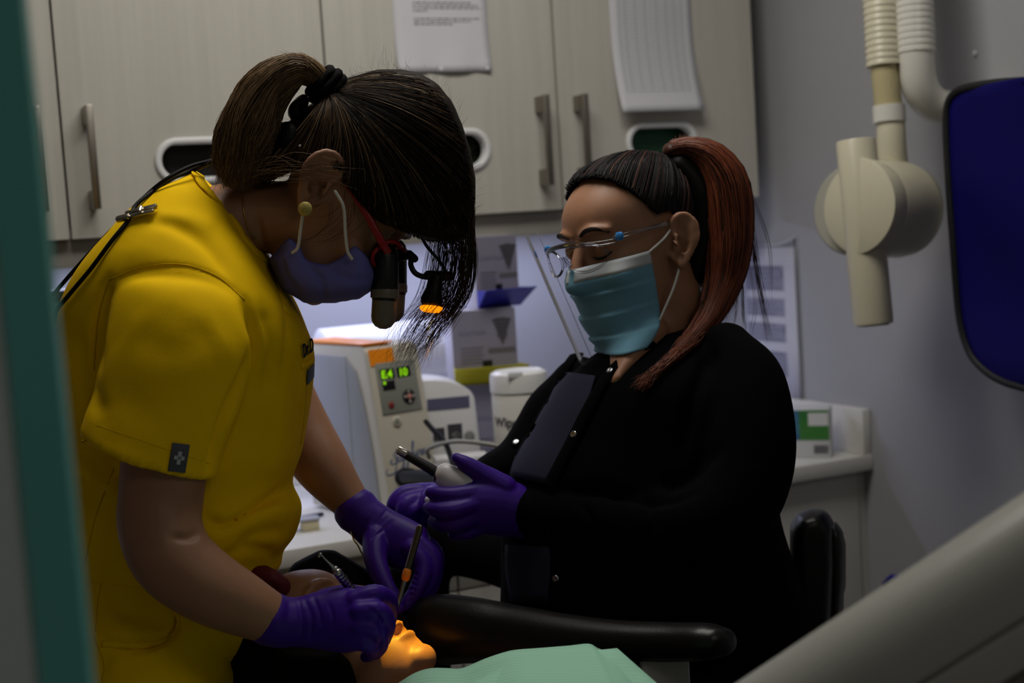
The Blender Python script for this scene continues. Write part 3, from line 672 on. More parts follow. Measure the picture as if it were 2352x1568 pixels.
# ================================================================== things on the side wall
def on_side(px, py, x=-.002): return on_plane(px, py, (x, 0, 0), (1, 0, 0))
c_tr = on_side(1831, 567); c_br = on_side(1861, 925)
hgt = c_tr[2]-c_br[2]; yw0 = c_tr[1]; Wp = .225
t = thing('document_sleeve', (-.003, yw0+Wp/2, c_tr[2]-hgt-.03), 'printed form in a clear sleeve hung on the side wall', 'document')
def sw(u, v, off=0.0): return np.array([-.003-off, yw0+(1-u)*Wp, c_tr[2]-hgt*(1-v)-(.0)])   # u towards the room, v up
obj('form_sheet', sheet([[sw(u, v, .002) for u in np.linspace(0, 1, 8)] for v in np.linspace(1, -.08, 10)], .0004), m_paper, t)
m_blk1 = M('form_print_grey', (150, 150, 166), .8)
for v0, v1 in ((.715, .88), (.545, .665), (.375, .5), (.15, .315)):
    obj('form_panel', sheet([[sw(u, v, .0028) for u in np.linspace(.06, .76, 5)] for v in (v1, v0)]), m_blk1, t)
gs = []
for v0, v1 in ((.715, .88), (.545, .665), (.375, .5), (.15, .315)):
    for v in np.arange(v0+.015, v1-.01, .032): gs.append(sheet([[sw(u, q, .0034) for u in np.linspace(.08, .70 if int(v*100) % 2 else .6, 4)] for q in (v+.006, v)]))
for v in (.80, .435): gs.append(sheet([[sw(u, q, .0036) for u in (.72, .745)] for q in (v+.05, v)]))
obj('form_lines', join(*gs), M('form_ink', (112, 112, 130), .8), t)['kind'] = 'stuff'
m_clr = bpy.data.materials.new('clear_film'); m_clr.use_nodes = True
def film(m, tint, gloss, rough=.05, fac=None):
    nt = m.node_tree
    for n in list(nt.nodes): nt.nodes.remove(n)
    out = nt.nodes.new('ShaderNodeOutputMaterial'); tr = nt.nodes.new('ShaderNodeBsdfTransparent'); gl = nt.nodes.new('ShaderNodeBsdfGlossy')
    mx = nt.nodes.new('ShaderNodeMixShader'); fr = nt.nodes.new('ShaderNodeLayerWeight'); fr.inputs[0].default_value = gloss
    tr.inputs[0].default_value = tint+(1,); gl.inputs['Roughness'].default_value = rough
    nt.links.new(fr.outputs['Fresnel'], mx.inputs[0]); nt.links.new(tr.outputs[0], mx.inputs[1]); nt.links.new(gl.outputs[0], mx.inputs[2]); nt.links.new(mx.outputs[0], out.inputs[0])
film(m_clr, (.98, .98, .99), .03, .15)
arc = [sw(u, 1.015+.05*(abs(2*u-1)**2.5), .004) for u in np.linspace(0, 1, 21)]
obj('clear_sleeve', sheet([[np.array(a) for a in arc], [sw(u, .5, .004) for u in np.linspace(0, 1, 21)], [sw(u, -.1, .004) for u in np.linspace(0, 1, 21)]], .0006), m_clr, t)
obj('sleeve_lip', tubeg(arc, .0013, None, 6), M('sleeve_edge', (226, 228, 240), .2), t)

# ------------------------------------------------------------------ x-ray unit
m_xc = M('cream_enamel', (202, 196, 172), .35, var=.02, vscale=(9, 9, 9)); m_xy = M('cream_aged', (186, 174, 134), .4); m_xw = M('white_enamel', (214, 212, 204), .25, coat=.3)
XD = 2.74
t = thing('xray_unit', P(2050, 745, XD+.05), 'cream dental x-ray head on a ribbed jointed arm by the side wall', 'x-ray unit')
fc = P(1985, 476, XD-.05); ax = nrm(CR*.73+CF*.68+CU*.02); upx = nrm(CU-ax*np.dot(CU, ax)); sx = np.cross(ax, upx)
DR = frame(fc, sx, upx, ax)
obj('tube_head', xf(lathe([(0, 0), (.088, 0), (.0915, .002), (.0935, .008), (.0935, .110), (.090, .132), (.076, .146), (.04, .152), (0, .153)], 56), DR), m_xc, t, 'auto')
obj('head_screw', sph(P(2108, 562, XD-.02), .0045), M('screw_grey', (96, 94, 84), .4), t)
a0, a1 = P(1966, 322, XD-.055), P(2006, 745, XD-.055); axv = nrm(a1-a0)
obj('aiming_tube', tubeg([a0, a0+axv*.003, a0+(a1-a0)*.5, a1-axv*.006, a1], [.0355, .0372, .0375, .0375, .0360], None, 40, 1, 2, False), m_xc, t, 'auto')
obj('tube_end_ring', tubeg([a1+axv*.0002, a1+axv*.003], [.030, .029], None, 24, 1, 2, False), M('ring_grey', (140, 136, 120), .4), t, 'auto')
sgx = 1 if np.dot(sx, CR) > 0 else -1
hd = [fc-ax*.040+upx*(.0915*math.sin(a))+sx*sgx*(.0915*math.cos(a)) for a in np.linspace(-math.pi/2, math.pi/2, 31)]
obj('face_plate', prism(hd, ax, .060, .0015), m_xc, t, 'auto')
DQ = frame(P(1955, 482, XD+.0), sx, upx, ax)
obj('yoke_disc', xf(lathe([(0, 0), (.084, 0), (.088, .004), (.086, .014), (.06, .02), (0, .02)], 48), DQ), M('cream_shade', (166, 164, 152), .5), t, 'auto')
obj('arm_neck', tubeg([P(2052, 400, XD+.03), P(2048, 345, XD+.02), P(2046, 275, XD+.02)], [.030, .0285, .027], None, 28), m_xc, t)
obj('swivel_collar', tubeg([P(2043, 281, XD+.02), P(2041, 243, XD+.02)], .0315, None, 32, 1, 2, False), m_xw, t, 'auto')
obj('arm_shaft', tubeg([P(2041, 250, XD+.02), P(2030, 140, XD+.02), P(2016, -60, XD+.02)], .0265, None, 28), m_xy, t)
def bellows(a, b, r0, n, step):
    T = np.asarray(b)-np.asarray(a); L = np.linalg.norm(T); T /= L; pr = []; k = int(L/step)
    for i in range(k): pr += [(r0, i*step), (r0, i*step+step*.55), (r0*.965, i*step+step*.68), (r0*.965, i*step+step*.9)]
    u = nrm(np.cross(T, CF)); return xf(lathe(pr, n), frame(a, u, np.cross(T, u), T))
obj('ribbed_sleeve', bellows(P(2031, 152, XD+.02), P(2006, -330, XD+.02), .0345, 32, .0125), m_xc, t, 'auto')
obj('ribbed_sleeve', bellows(P(2104, 122, XD+.0), P(2084, -330, XD+.0), .0375, 32, .0125), m_xw, t, 'auto')
wl = on_side(2240, 258, -.075)
obj('wall_plate', xf(lathe([(0, -.072), (.045, -.072), (.052, -.064), (.055, -.002), (0, -.002)], 32), frame((0, wl[1], wl[2]), (0, 1, 0), (0, 0, 1), (1, 0, 0))), m_xw, t, 'auto')
obj('elbow_pipe', tubeg([P(2098, 60, XD), P(2104, 130, XD), P(2112, 195, XD+.010), P(2140, 236, XD+.03), P(2185, 250, XD+.045), wl], .0345, None, 28, 6), m_xw, t)

# ------------------------------------------------------------------ lead apron on the side wall
m_nav = M('navy_vinyl', (9, 5, 88), .7, var=.10, vscale=(5, 5, 5), spec=.15); m_bind = M('black_binding', (12, 12, 16), .6)
ap_px = [(2352, 186), (2290, 190), (2225, 200), (2195, 212), (2178, 238), (2174, 290), (2180, 420), (2190, 560), (2197, 660), (2207, 745), (2228, 810), (2262, 850), (2305, 876), (2352, 890)]
X_AP = -.17
ap = np.array([on_side(x, y, X_AP) for x, y in ap_px])
ymid = ap[0, 1]-.10                     # mirrored about a vertical line outside the frame
Lh = crm(ap, 5); Rh = Lh.copy(); Rh[:, 1] = 2*ymid-Rh[:, 1]
t = thing('lead_apron', (X_AP, ymid, ap[:, 2].min()), 'navy blue lead apron with black binding hanging on the side wall', 'apron')
rows = []
for a, b in zip(Lh, Rh):
    rr = []
    for s in np.linspace(0, 1, 25):
        q = a*(1-s)+b*s; z = q[2]
        q = q+np.array([(-.008*math.sin(s*9+z*3)-.012-.004*math.sin(z*22+s*5))*min(1, 6*s, 6*(1-s)), 0, 0]); rr.append(q)
    rows.append(rr)
obj('apron_body', sheet(rows, -.010), m_nav, t)
edge = [r[0] for r in rows]+[rows[-1][k] for k in range(1, 25)]+[r[-1] for r in rows[::-1]][1:]+[rows[0][k] for k in range(23, 0, -1)]
edge.append(edge[0])
obj('edge_binding', tubeg(np.array(edge), .0075, .0075, 8, 1, 2, False), m_bind, t)
pk = np.array((X_AP+.01, ymid, ap[:, 2].max()+.01))
obj('hanger', join(tubeg([pk+np.array((.155, 0, .02)), pk+np.array((0, 0, .02)), pk+np.array((-.02, 0, -.02))], .006, None, 8, 5), box(-.012, -.001, ymid-.02, ymid+.02, pk[2]-.005, pk[2]+.045, .003)), m_steel, t)
Q = on_side(2240, 122, -.002); tag(obj('wall_plug', sph(Q, .006), M('plug_white', (205, 205, 205), .5)), 'tiny white plug in the side wall above the lead apron', 'wall plug')
# blue clip low on the side wall
Q = on_side(2044, 1330, -.004); g = tubeg([on_side(2032, 1342, -.006), on_side(2042, 1330, -.012), on_side(2052, 1324, -.010), on_side(2066, 1335, -.006)], .006, None, 8, 4)
tag(obj('blue_clip', g, M('clip_blue', (22, 24, 150), .4)), 'small bright blue clip fixed low on the side wall', 'clip')

# ================================================================== delivery unit arm in front (lower right)
m_arm = M('arm_ivory', (168, 168, 160), .38, var=.015, vscale=(6, 6, 6)); m_armd = M('arm_taupe', (104, 98, 90), .45); m_gap = M('seam_dark', (120, 118, 110), .6)
A0, B0 = P(1690, 1568, 1.12), P(2352, 1130, 1.02)
ad = nrm(B0-A0); pd = nrm(np.cross(ad, nrm((A0+B0)/2-CAM))); pd = pd if pd@CU < 0 else -pd     # pd: down in the picture, across the arm
qd = nrm(np.cross(ad, pd)); qd = qd if qd@CF > 0 else -qd
S0 = A0-ad*.55; S1 = A0+ad*.62
t = thing('delivery_arm', (S0[0], S0[1], S0[2]-.1), 'thick ivory dental unit arm slanting up across the foreground', 'dental arm')
def band(h0, h1, w0, w1, ex, ro=0.0):
    c = [S0, (S0+S1)/2, S1]; return c
def armbar(h0, h1, hw, ex=3.0, back=.0):
    m_ = (h0+h1)/2; C = [p+pd*m_+qd*(.055+back) for p in (S0, S0+ad*.004, S0+(S1-S0)*.5, S1-ad*.004, S1)]; k = [.9, 1, 1, 1, .9]
    return loft(C, [pd*(h1-h0)/2*s for s in k], [qd*hw*s for s in k], 48, ex)
def armprof(hq, mat, nm):
    return obj(nm, prism([S0+pd*h+qd*q for h, q in hq], ad, float(np.linalg.norm(S1-S0)), .0008), mat, t, 'auto')
qe = [(.058-.058*math.sin(a), .055-.055*math.cos(a)) for a in np.linspace(0, math.pi/2, 14)]
armprof([(.0735, .003), (.071, 0)]+qe+[(h, .11-q) for h, q in qe[::-1][1:]]+[(.071, .11), (.0735, .107)], m_arm, 'upper_cover')
armprof([(.1035, .004), (.101, .001), (.0765, 0), (.0742, .003), (.0742, .107), (.0765, .11), (.101, .109), (.1035, .106)], m_arm, 'middle_cover')
armprof([(.150, .016), (.140, .006), (.1065, .002), (.1042, .005), (.1042, .105), (.1065, .108), (.140, .104), (.150, .094)], m_armd, 'lower_cover')
pj_ = S0-ad*.02+pd*.075+qd*.055
obj('joint_knuckle', tubeg([pj_+np.array((0, 0, -.16)), pj_+np.array((0, 0, .06))], .075, None, 32), m_arm, t)
obj('support_post', tubeg([pj_+np.array((0, 0, -.12)), np.array((pj_[0], pj_[1], .03))], .03, None, 20, 1, 2, False), m_arm, t)
obj('floor_foot', xf(lathe([(0, 0.0005), (.16, 0.0005), (.16, .02), (.05, .045), (0, .045)], 32), frame((pj_[0], pj_[1], 0), (1, 0, 0), (0, 1, 0))), m_arm, t, 'auto')

# ================================================================== patient chair
m_lea = M('black_leather', (11, 10, 10), .38, bump=.10, bscale=260, spec=.4); m_chw = M('chair_white_metal', (196, 194, 188), .4)
AX = nrm((.62, -.785, 0)); SD = nrm((.785, .62, 0)); ZZ = np.array((0, 0, 1.0))
HB = P(900, 1560, 1.80)     # neck base of the patient
t = CH = thing('dental_chair', (HB[0]+AX[0]*.75, HB[1]+AX[1]*.75, 0), 'black leather dental chair with a padded armrest under the patient', 'dental chair')
hp_ = [(636, 1400), (652, 1340), (668, 1298, 22), (745, 1259, 22), (765, 1262, 22), (830, 1300), (900, 1342), (960, 1385), (994, 1430), (1008, 1500), (1000, 1580), (960, 1640), (860, 1670), (720, 1650), (650, 1580), (630, 1490)]
g = inflate(hp_, lambda x, y: 1.975-.00022*(y-1300)+.0000*(x-800), .035, 42, 7)
obj('headrest', fuse([g], .005, 8), M('headrest_black_cover', (5, 5, 5), .85, spec=.1), t)
def along(a, s, z): return HB+AX*a+SD*s+ZZ*(z-.085)
def slabloft(lst, n=32, ex=3.2):
    return loft([along(a, s, z) for a, s, z, hw, ht in lst], [SD*hw for a, s, z, hw, ht in lst], [ZZ*ht for a, s, z, hw, ht in lst], n, ex, True, 4)
obj('backrest', slabloft([(.02, .0, -.17, .12, .02), (.06, .0, -.17, .17, .04), (.2, .0, -.18, .23, .045), (.5, .0, -.22, .24, .045), (.68, .0, -.27, .24, .05), (.72, 0, -.28, .22, .03)]), m_lea, t)
obj('seat_cushion', slabloft([(.70, .0, -.27, .22, .03), (.74, .0, -.28, .25, .055), (1.1, .0, -.30, .25, .055), (1.5, .0, -.30, .22, .05), (1.9, 0, -.34, .18, .04), (1.93, 0, -.34, .15, .02)]), m_lea, t)
arm_pts = [(955, 1455, 1.915, 60, .035), (1000, 1446, 1.905, 80, .042), (1080, 1446, 1.885, 76, .042), (1180, 1455, 1.86, 66, .040), (1300, 1466, 1.82, 56, .038), (1420, 1472, 1.78, 48, .036), (1550, 1474, 1.74, 45, .035), (1625, 1473, 1.71, 43, .034), (1650, 1473, 1.70, 36, .030)]
obj('armrest', fuse([limb(arm_pts, 28, 5, 2.3)], .004, 4), m_lea, t, label='black padded armrest with a rounded end')
b0 = P(1530, 1570, 1.74); 
obj('armrest_bracket', xf(box(-.03, .03, -.012, .012, -.30, .075, .006), frame(P(1530, 1600, 1.76), nrm((CR[0], CR[1], 0)), nrm((CF[0], CF[1], 0)))), m_chw, t, 'auto')
pc = along(.95, 0, -.3)
obj('pedestal', join(tubeg([(pc[0], pc[1], .06), (pc[0], pc[1], pc[2])], .09, None, 28, 1, 2, False)), m_chw, t, 'auto')
obj('base_plate', xf(box(-.24, .24, -.42, .42, .0005, .06, .02), frame((pc[0], pc[1], 0), SD, AX)), m_chw, t, 'auto')

# ================================================================== people: shared builders
m_skinD = M('skin_tan', (152, 108, 80), .5, sss=.08, var=.04, vscale=(30, 30, 30), bump=.05, bscale=500)
m_skinA = M('skin_brown', (162, 116, 88), .5, sss=.08, var=.05, vscale=(30, 30, 30), bump=.05, bscale=500)
m_skinP = M('skin_patient', (160, 114, 82), .48, sss=.08, var=.04, vscale=(30, 30, 30), bump=.05, bscale=500)
m_glv = M('violet_nitrile', (52, 8, 128), .5, spec=.3, var=.05, vscale=(20, 20, 20), bump=.12, bscale=160)
SL = [(-.112, .080, .035, .018), (-.104, .094, .005, .036), (-.085, .099, -.005, .049), (-.060, .100, -.025, .056), (-.035, .099, -.050, .061), (-.005, .096, -.070, .067), (.022, .092, -.085, .071),
      (.045, .097, -.092, .0735), (.070, .094, -.092, .0735), (.092, .080, -.084, .067), (.110, .058, -.066, .054), (.122, .032, -.040, .034), (.128, .004, -.014, .012)]
def head_parts(H, s=1.0, ears=(1, -1), mouth=False, ek=1.18):
    """closed shapes of a head in head space (x right, y forward, z up, origin between the ears) moved by H"""
    S_ = np.diag((s, s, s, 1.0)); HM = H@S_
    out = [loft([(0, (a+b)/2, z) for z, a, b, w_ in SL], [(w_, 0, 0) for z, a, b, w_ in SL], [(0, (a-b)/2, 0) for z, a, b, w_ in SL], 36, [2, 2.1, 2.2, 2.3, 2.3, 2.3, 2.3, 2.2, 2.2, 2.1, 2, 2, 2], True, 3)]
    out.append(tubeg([(0, .092, .032), (0, .104, .012), (0, .114, -.012), (0, .116, -.020)], [.008, .009, .0115, .012], None, 14, 3, side=(1, 0, 0)))
    for q in (1, -1):
        out.append(sph((q*.0115, .106, -.024), .0085)); out.append(ell((q*.031, .082, .024), ((.016, 0, 0), (0, .013, 0), (0, 0, .012))))
        out.append(ell((q*.036, .072, -.020), ((.024, 0, 0), (0, .021, 0), (0, 0, .024))))
        out.append(tubeg([(q*.010, .096, .045), (q*.03, .094, .050), (q*.05, .080, .046)], [.005, .006, .004], None, 10, 3, side=(1, 0, 0)))
        # ear: shell, rim and lobe
        if q in ears:
            er = math.radians(20); k_ = ek
            def E(p):   # ear space: x out, y forward, z up, leaning back
                x, y, z = (c*k_ for c in p); return np.array((q*(.0755+x*1.15), -.008+y*math.cos(er)-z*math.sin(er), .003+y*math.sin(er)+z*math.cos(er)))
            rim = [(.003, .010, .010), (.005, .013, .022), (.008, .006, .031), (.011, -.006, .031), (.0135, -.015, .022), (.0135, -.018, .008), (.011, -.014, -.006), (.008, -.008, -.018), (.0055, -.002, -.025)]
            out.append(tubeg([E(p) for p in rim], np.array([.0030, .0036, .0038, .0038, .0038, .0036, .0034, .0042, .0056])*k_, None, 10, 4, side=(q, .2, 0)))
            out.append(loft([E((xx_, -.002, z)) for xx_, z in ((.001, -.022), (.001, -.012), (.002, .0), (.005, .012), (.0075, .027))], [E((.001+a*.35, -.003-a, 0))-E((.001, -.003, 0)) for a in (.007, .012, .0165, .018, .013)], [E((.0035, 0, 0))-E((0, 0, 0))]*5, 16))
            out.append(tubeg([E((.008, .0085, .006)), E((.009, .008, -.006))], .0038*k_, None, 8))
            out.append(tubeg([E((.012, -.009, .020)), E((.0125, -.011, .006)), E((.0105, -.007, -.008)), E((.009, .001, -.013))], .0028*k_, None, 8, 4))
            out.append(ell(E((.005, -.003, -.024)), ((.0042, 0, 0), (0, .0085, 0), (0, 0, .009))))
    if mouth:
        out.append(ell((0, .0985, -.049), ((.021, 0, 0), (0, .0085, 0), (0, 0, .0055)))); out.append(ell((0, .098, -.068), ((.019, 0, 0), (0, .009, 0), (0, 0, .0065))))
        out.append(ell((0, .086, -.096), ((.026, 0, 0), (0, .019, 0), (0, 0, .018))))
    return [xf(g, HM) for g in out]
def press_head(g, H, s, ear_hollow=(1, -1), mouth=False):
    V = np.asarray(g[0]).copy(); N = vnormals(g); inv = np.linalg.inv(H); L = (V@inv[:3, :3].T+inv[:3, 3])/s
    def dent(c, r, a):
        nonlocal V
        d2 = (((L-np.array(c))/np.array(r))**2).sum(1); V = V-N*(a*s*np.exp(-d2))[:, None]
    for q in (1, -1):
        dent((q*.020, .098, .030), (.010, .02, .012), .006); dent((q*.045, .088, .022), (.012, .02, .010), .003)
        dent((q*.020, .096, .006), (.010, .02, .010), .0025)
        if q in ear_hollow: dent((q*.083, -.004, -.002), (.014, .0085, .0105), .011); dent((q*.086, -.012, .020), (.014, .0045, .008), .004)
    if mouth: dent((0, .108, -.0585), (.018, .02, .0035), .010)
    return V, g[1]
def HF(o, fwd, up):
    f = nrm(fwd); u = nrm(np.asarray(up)-f*np.dot(up, f)); return frame(o, np.cross(f, u), f, u)
def hl(H, s, p): return H[:3, :3]@(np.asarray(p, float)*s)+H[:3, 3]
def rings(lst, n=40, sub=4, ex=2.2, d=None):
    """body sections: (Lx, Ly, Rx, Ry, depth, half depth m[, exponent])"""
    C, U_, V_, E_ = [], [], [], []
    for q in lst:
        a, b = P(q[0], q[1], q[4]), P(q[2], q[3], q[4]); C.append((a+b)/2); U_.append((b-a)/2); V_.append(CF*q[5]); E_.append(q[6] if len(q) > 6 else ex)
    return loft(C, U_, V_, n, E_, True, sub)

# ================================================================== the dentist in yellow scrubs
m_yel_s = M('yellow_scrub_cloth', (246, 198, 0), .85, var=.03, vscale=(14, 14, 14), bump=.10, bscale=700, spec=.12)
SD_ = 1.0
fwdD = CR*.62-CU*.78-CF*.06; upD = CR*.78+CU*.62
OD = P(744, 447, 1.795)+CF*.080
HD = HF(OD, fwdD, upD)
DOC = thing('person', (P(400, 1300, 1.87)[0], P(400, 1300, 1.87)[1], 0), 'person in yellow scrubs with magnifying loupes bending over the patient', 'person')
top_rings = [(458, 396, 590, 548, 1.87, .070), (372, 440, 632, 628, 1.87, .135), (275, 528, 684, 712, 1.87, .180), (180, 655, 716, 790, 1.87, .185), (130, 800, 721, 862, 1.87, .165), (122, 930, 709, 950, 1.87, .155),
             (132, 1050, 690, 1045, 1.87, .150), (142, 1125, 668, 1112, 1.87, .146), (150, 1185, 688, 1168, 1.87, .150), (158, 1245, 674, 1232, 1.87, .150), (166, 1292, 646, 1272, 1.87, .148), (170, 1305, 640, 1308, 1.87, .146)]
near_sl = [(345, 632, 480, 640, 1.74, .05), (275, 655, 556, 682, 1.735, .075), (240, 760, 584, 790, 1.725, .088), (216, 880, 552, 930, 1.715, .086), (196, 965, 508, 1050, 1.705, .082), (185, 1001, 492, 1102, 1.70, .081)]
far_sl = [(500, 680, 640, 700, 2.00, .06), (540, 760, 680, 760, 2.02, .08), (600, 880, 702, 850, 2.03, .075), (640, 960, 704, 900, 2.03, .07)]
top_g = fuse([rings(top_rings, 48, 5, 2.25), rings(near_sl, 40, 5, 2.1), rings(far_sl, 32, 4, 2.1)], .0045, 4)
for ln, dp, wd_ in (([(672, 1113), (600, 1160), (520, 1205), (470, 1190)], .011, 13), ([(690, 1165), (610, 1178), (540, 1200)], -.004, 20), ([(480, 1085), (510, 980), (555, 880), (585, 790), (560, 700)], .012, 13), ([(600, 705), (622, 800), (610, 900)], .006, 16),
                    ([(565, 690), (500, 640), (420, 612), (330, 618), (255, 645)], .0018, 6), ([(500, 520), (420, 500), (350, 497)], -.004, 22), ([(350, 505), (400, 515), (470, 560), (540, 650)], .005, 16), ([(250, 640), (225, 720), (215, 860)], .010, 14),
                    ([(170, 760), (195, 860), (235, 960)], .006, 22), ([(150, 1000), (220, 1060), (270, 1075)], .008, 20), ([(160, 1080), (215, 1108), (275, 1122)], -.006, 18), ([(640, 1270), (560, 1262), (500, 1290)], .006, 14), ([(660, 1215), (600, 1225), (540, 1250)], .005, 14),
                    ([(620, 600), (655, 690), (660, 790), (650, 870)], .005, 12), ([(680, 740), (690, 860), (680, 1000)], .003, 22), ([(640, 880), (640, 1000), (620, 1100)], -.004, 30), ([(300, 760), (400, 800), (500, 760)], .003, 45), ([(260, 900), (340, 930), (450, 900)], .002, 40)):
    top_g = crease(top_g, ln, dp, wd_)
top_g = ruffle(ruffle(top_g, .0018, 22, 3), .0009, 50, 13)
sTop = Surf(top_g)
top_o = obj('scrub_top', top_g, m_yel_s, DOC, label='yellow short sleeved scrub top')
m_seam = M('yellow_seam', (206, 162, 0), .85, spec=.1)
sm = [seam(sTop, [(252, 643), (330, 613), (420, 608), (500, 636), (562, 690)]), seam(sTop, [(250, 645), (226, 730), (216, 850)]), seam(sTop, [(188, 965), (300, 1003), (400, 1038), (494, 1068)], .0006), 
      seam(sTop, [(196, 1290), (222, 1180), (262, 1075)], .0008), seam(sTop, [(700, 850), (703, 900), (698, 960), (690, 1020)], .0009)]
for q_ in sm: obj('stitched_seam', q_, m_seam, top_o)
C, N = sTop.line([(452, 398), (470, 430), (520, 480), (548, 520), (560, 545), (590, 580), (622, 606), (645, 660), (660, 720)], .0005); obj('neckline_band', ribbon(C, N, .0085, .0018), m_yel_s, top_o)
C, N = sTop.line([(186, 990), (250, 1012), (340, 1040), (430, 1070), (488, 1091)], .0006); 
cg = [sTop.hit(410, 1051, .001)]; c0, n0 = cg[0]; ux = nrm(CR-n0*np.dot(CR, n0)); tm = frame(c0, nrm(ux*.96-CU*.18), nrm(CU*.96+ux*.2)); tm = frame(c0, tm[:3, 0], np.cross(n0, tm[:3, 0]), n0)
tag_o = obj('sleeve_tag', xf(box(-.0105, .0105, -.0165, .0165, -.001, .0012, .0004), tm), M('tag_grey', (70, 70, 76), .7), top_o, 'auto', label='grey woven tag with a pale cross')
obj('tag_cross', xf(join(box(-.0022, .0022, -.0075, .0075, .0012, .0018), box(-.0062, .0062, -.0022, .0022, .0012, .0018)), tm), M('tag_pale', (170, 172, 176), .7), top_o, False)
c0, n0 = sTop.hit(706, 812, .002); xx = nrm(CR*.62+CF*.78); xx = nrm(xx-n0*np.dot(xx, n0)); yy = np.cross(n0, xx)
obj('chest_lettering', xf(text_g('Dr.D', .0235, .08, .0003, 'CENTER', .0008), frame(c0, nrm(xx+yy*.25), nrm(yy-xx*.25), n0)), M('thread_black', (18, 16, 10), .8), top_o, False, label='black embroidered letters Dr.D')
C, N = sTop.line([(692, 842), (706, 836), (719, 824)], .0012); obj('pocket_edge', ribbon(C, N, .004, .0012), m_yel_s, top_o)
C, N = sTop.line([(703, 866), (710, 860), (717, 850)], .002); obj('pocket_tag', ribbon(C, N, .0105, .001), M('tag_slate', (74, 82, 96), .6), top_o, label='small slate tag on the chest pocket')

tr_rings = [(172, 1262, 632, 1268, 1.87, .138), (178, 1320, 628, 1325, 1.87, .142), (186, 1420, 604, 1430, 1.87, .145), (192, 1500, 578, 1500, 1.87, .142), (196, 1600, 566, 1600, 1.87, .135)]
legs = []
for sd, dd in ((-.075, 0), (.085, 1)):
    hpx = P(385, 1590, 1.87)+CF*sd; kn = hpx+np.array((0, 0, -.36))+CR*.02; an = np.array((hpx[0]-.01, hpx[1], .10)); 
    legs.append(tubeg([hpx+np.array((0, 0, .08)), hpx, kn, (kn+an)/2, an], [.085, .088, .068, .068, .075], None, 24, 4, side=CF))
tr_g = fuse([rings(tr_rings, 40, 5, 2.2)]+legs, .006, 5)
for ln, dp, wd_ in (([(400, 1400), (408, 1440), (370, 1475), (300, 1478)], .016, 9), ([(215, 1455), (300, 1490), (370, 1478)], .006, 12), ([(480, 1490), (540, 1525), (560, 1540)], .006, 14), ([(230, 1400), (330, 1420), (390, 1440)], .006, 16), ([(400, 1395), (430, 1440), (480, 1500)], -.003, 20), ([(220, 1560), (260, 1500), (330, 1490)], .004, 10)):
    tr_g = crease(tr_g, ln, dp, wd_)
tr_g = ruffle(tr_g, .0016, 22, 5); sTr = Surf(tr_g)
tr_o = obj('scrub_trousers', tr_g, m_yel_s, DOC, label='yellow scrub trousers with a curved hip pocket')
C, N = sTr.line([(398, 1392), (410, 1425), (395, 1458), (350, 1478), (290, 1482), (235, 1478)], .001); obj('pocket_edge', ribbon(C, N, .004, .0015), m_yel_s, tr_o)
for q_ in ([(240, 1310), (225, 1380), (220, 1450)], [(215, 1460), (238, 1520), (235, 1566)]): obj('stitched_seam', seam(sTr, q_, .0008), m_seam, tr_o)
for sd in (-.075, .085):
    q = P(385, 1590, 1.87)+CF*sd; fx = nrm((CR[0], CR[1], 0)); c = np.array((q[0], q[1], 0))
    g = loft([c+fx*a+ZZ*z for a, z in ((-.08, .035), (-.07, .04), (0, .045), (.08, .035), (.15, .025), (.175, .022))], [ZZ*h for h in (.01, .039, .0445, .0345, .0245, .008)], [CF*np.array((1, 1, 0))*h for h in (.015, .034, .038, .044, .04, .012)], 20, 2.5, True, 3)
    obj('shoe', g, M('shoe_white', (200, 200, 200), .5), DOC)

near_arm = [(388, 800, 1.72, 92, .045), (384, 930, 1.70, 95, .048), (380, 1040, 1.69, 99, .048), (370, 1140, 1.685, 97, .046), (368, 1210, 1.675, 96, .045), (398, 1282, 1.665, 94, .043), (470, 1342, 1.665, 86, .041), (550, 1385, 1.675, 74, .037), (625, 1420, 1.69, 58, .030), (665, 1430, 1.70, 50, .026)]
far_arm = [(610, 800, 2.02, 72), (645, 900, 2.03, 74, .042), (690, 990, 2.02, 72, .042), (742, 1072, 2.0, 65, .04), (795, 1140, 1.99, 48, .032), (842, 1190, 1.98, 36, .024)]
neck = [(700, 505, 1.875, 92, .060), (640, 500, 1.875, 84, .056), (580, 500, 1.875, 86, .058), (520, 525, 1.875, 105, .08), (470, 600, 1.875, 130, .10)]
core = [(400, 560, 560, 640, 1.87, .10), (250, 700, 600, 800, 1.87, .13), (210, 950, 590, 950, 1.87, .12), (220, 1250, 560, 1250, 1.87, .11)]
sho = [limb([(430, 700, 1.75, 70, .05), (430, 700, 1.87, 70), (520, 720, 1.98, 70), (600, 790, 2.02, 70)], 16, 4)]
bodyD = fuse(head_parts(HD, SD_, (1, -1), False, 1.34)+[limb(near_arm, 24, 5), limb(far_arm, 24, 5), limb(neck, 28, 4), rings(core, 28, 4)]+sho, .0032, 4)
bodyD = press_head(bodyD, HD, SD_)
for ln, dp, wd_ in (([(618, 585), (600, 540), (590, 490)], .003, 7), ([(455, 1222), (430, 1235), (395, 1232)], .004, 10)): bodyD = crease(bodyD, ln, dp, wd_)
sD = Surf(bodyD); obj('body', bodyD, m_skinD, DOC)

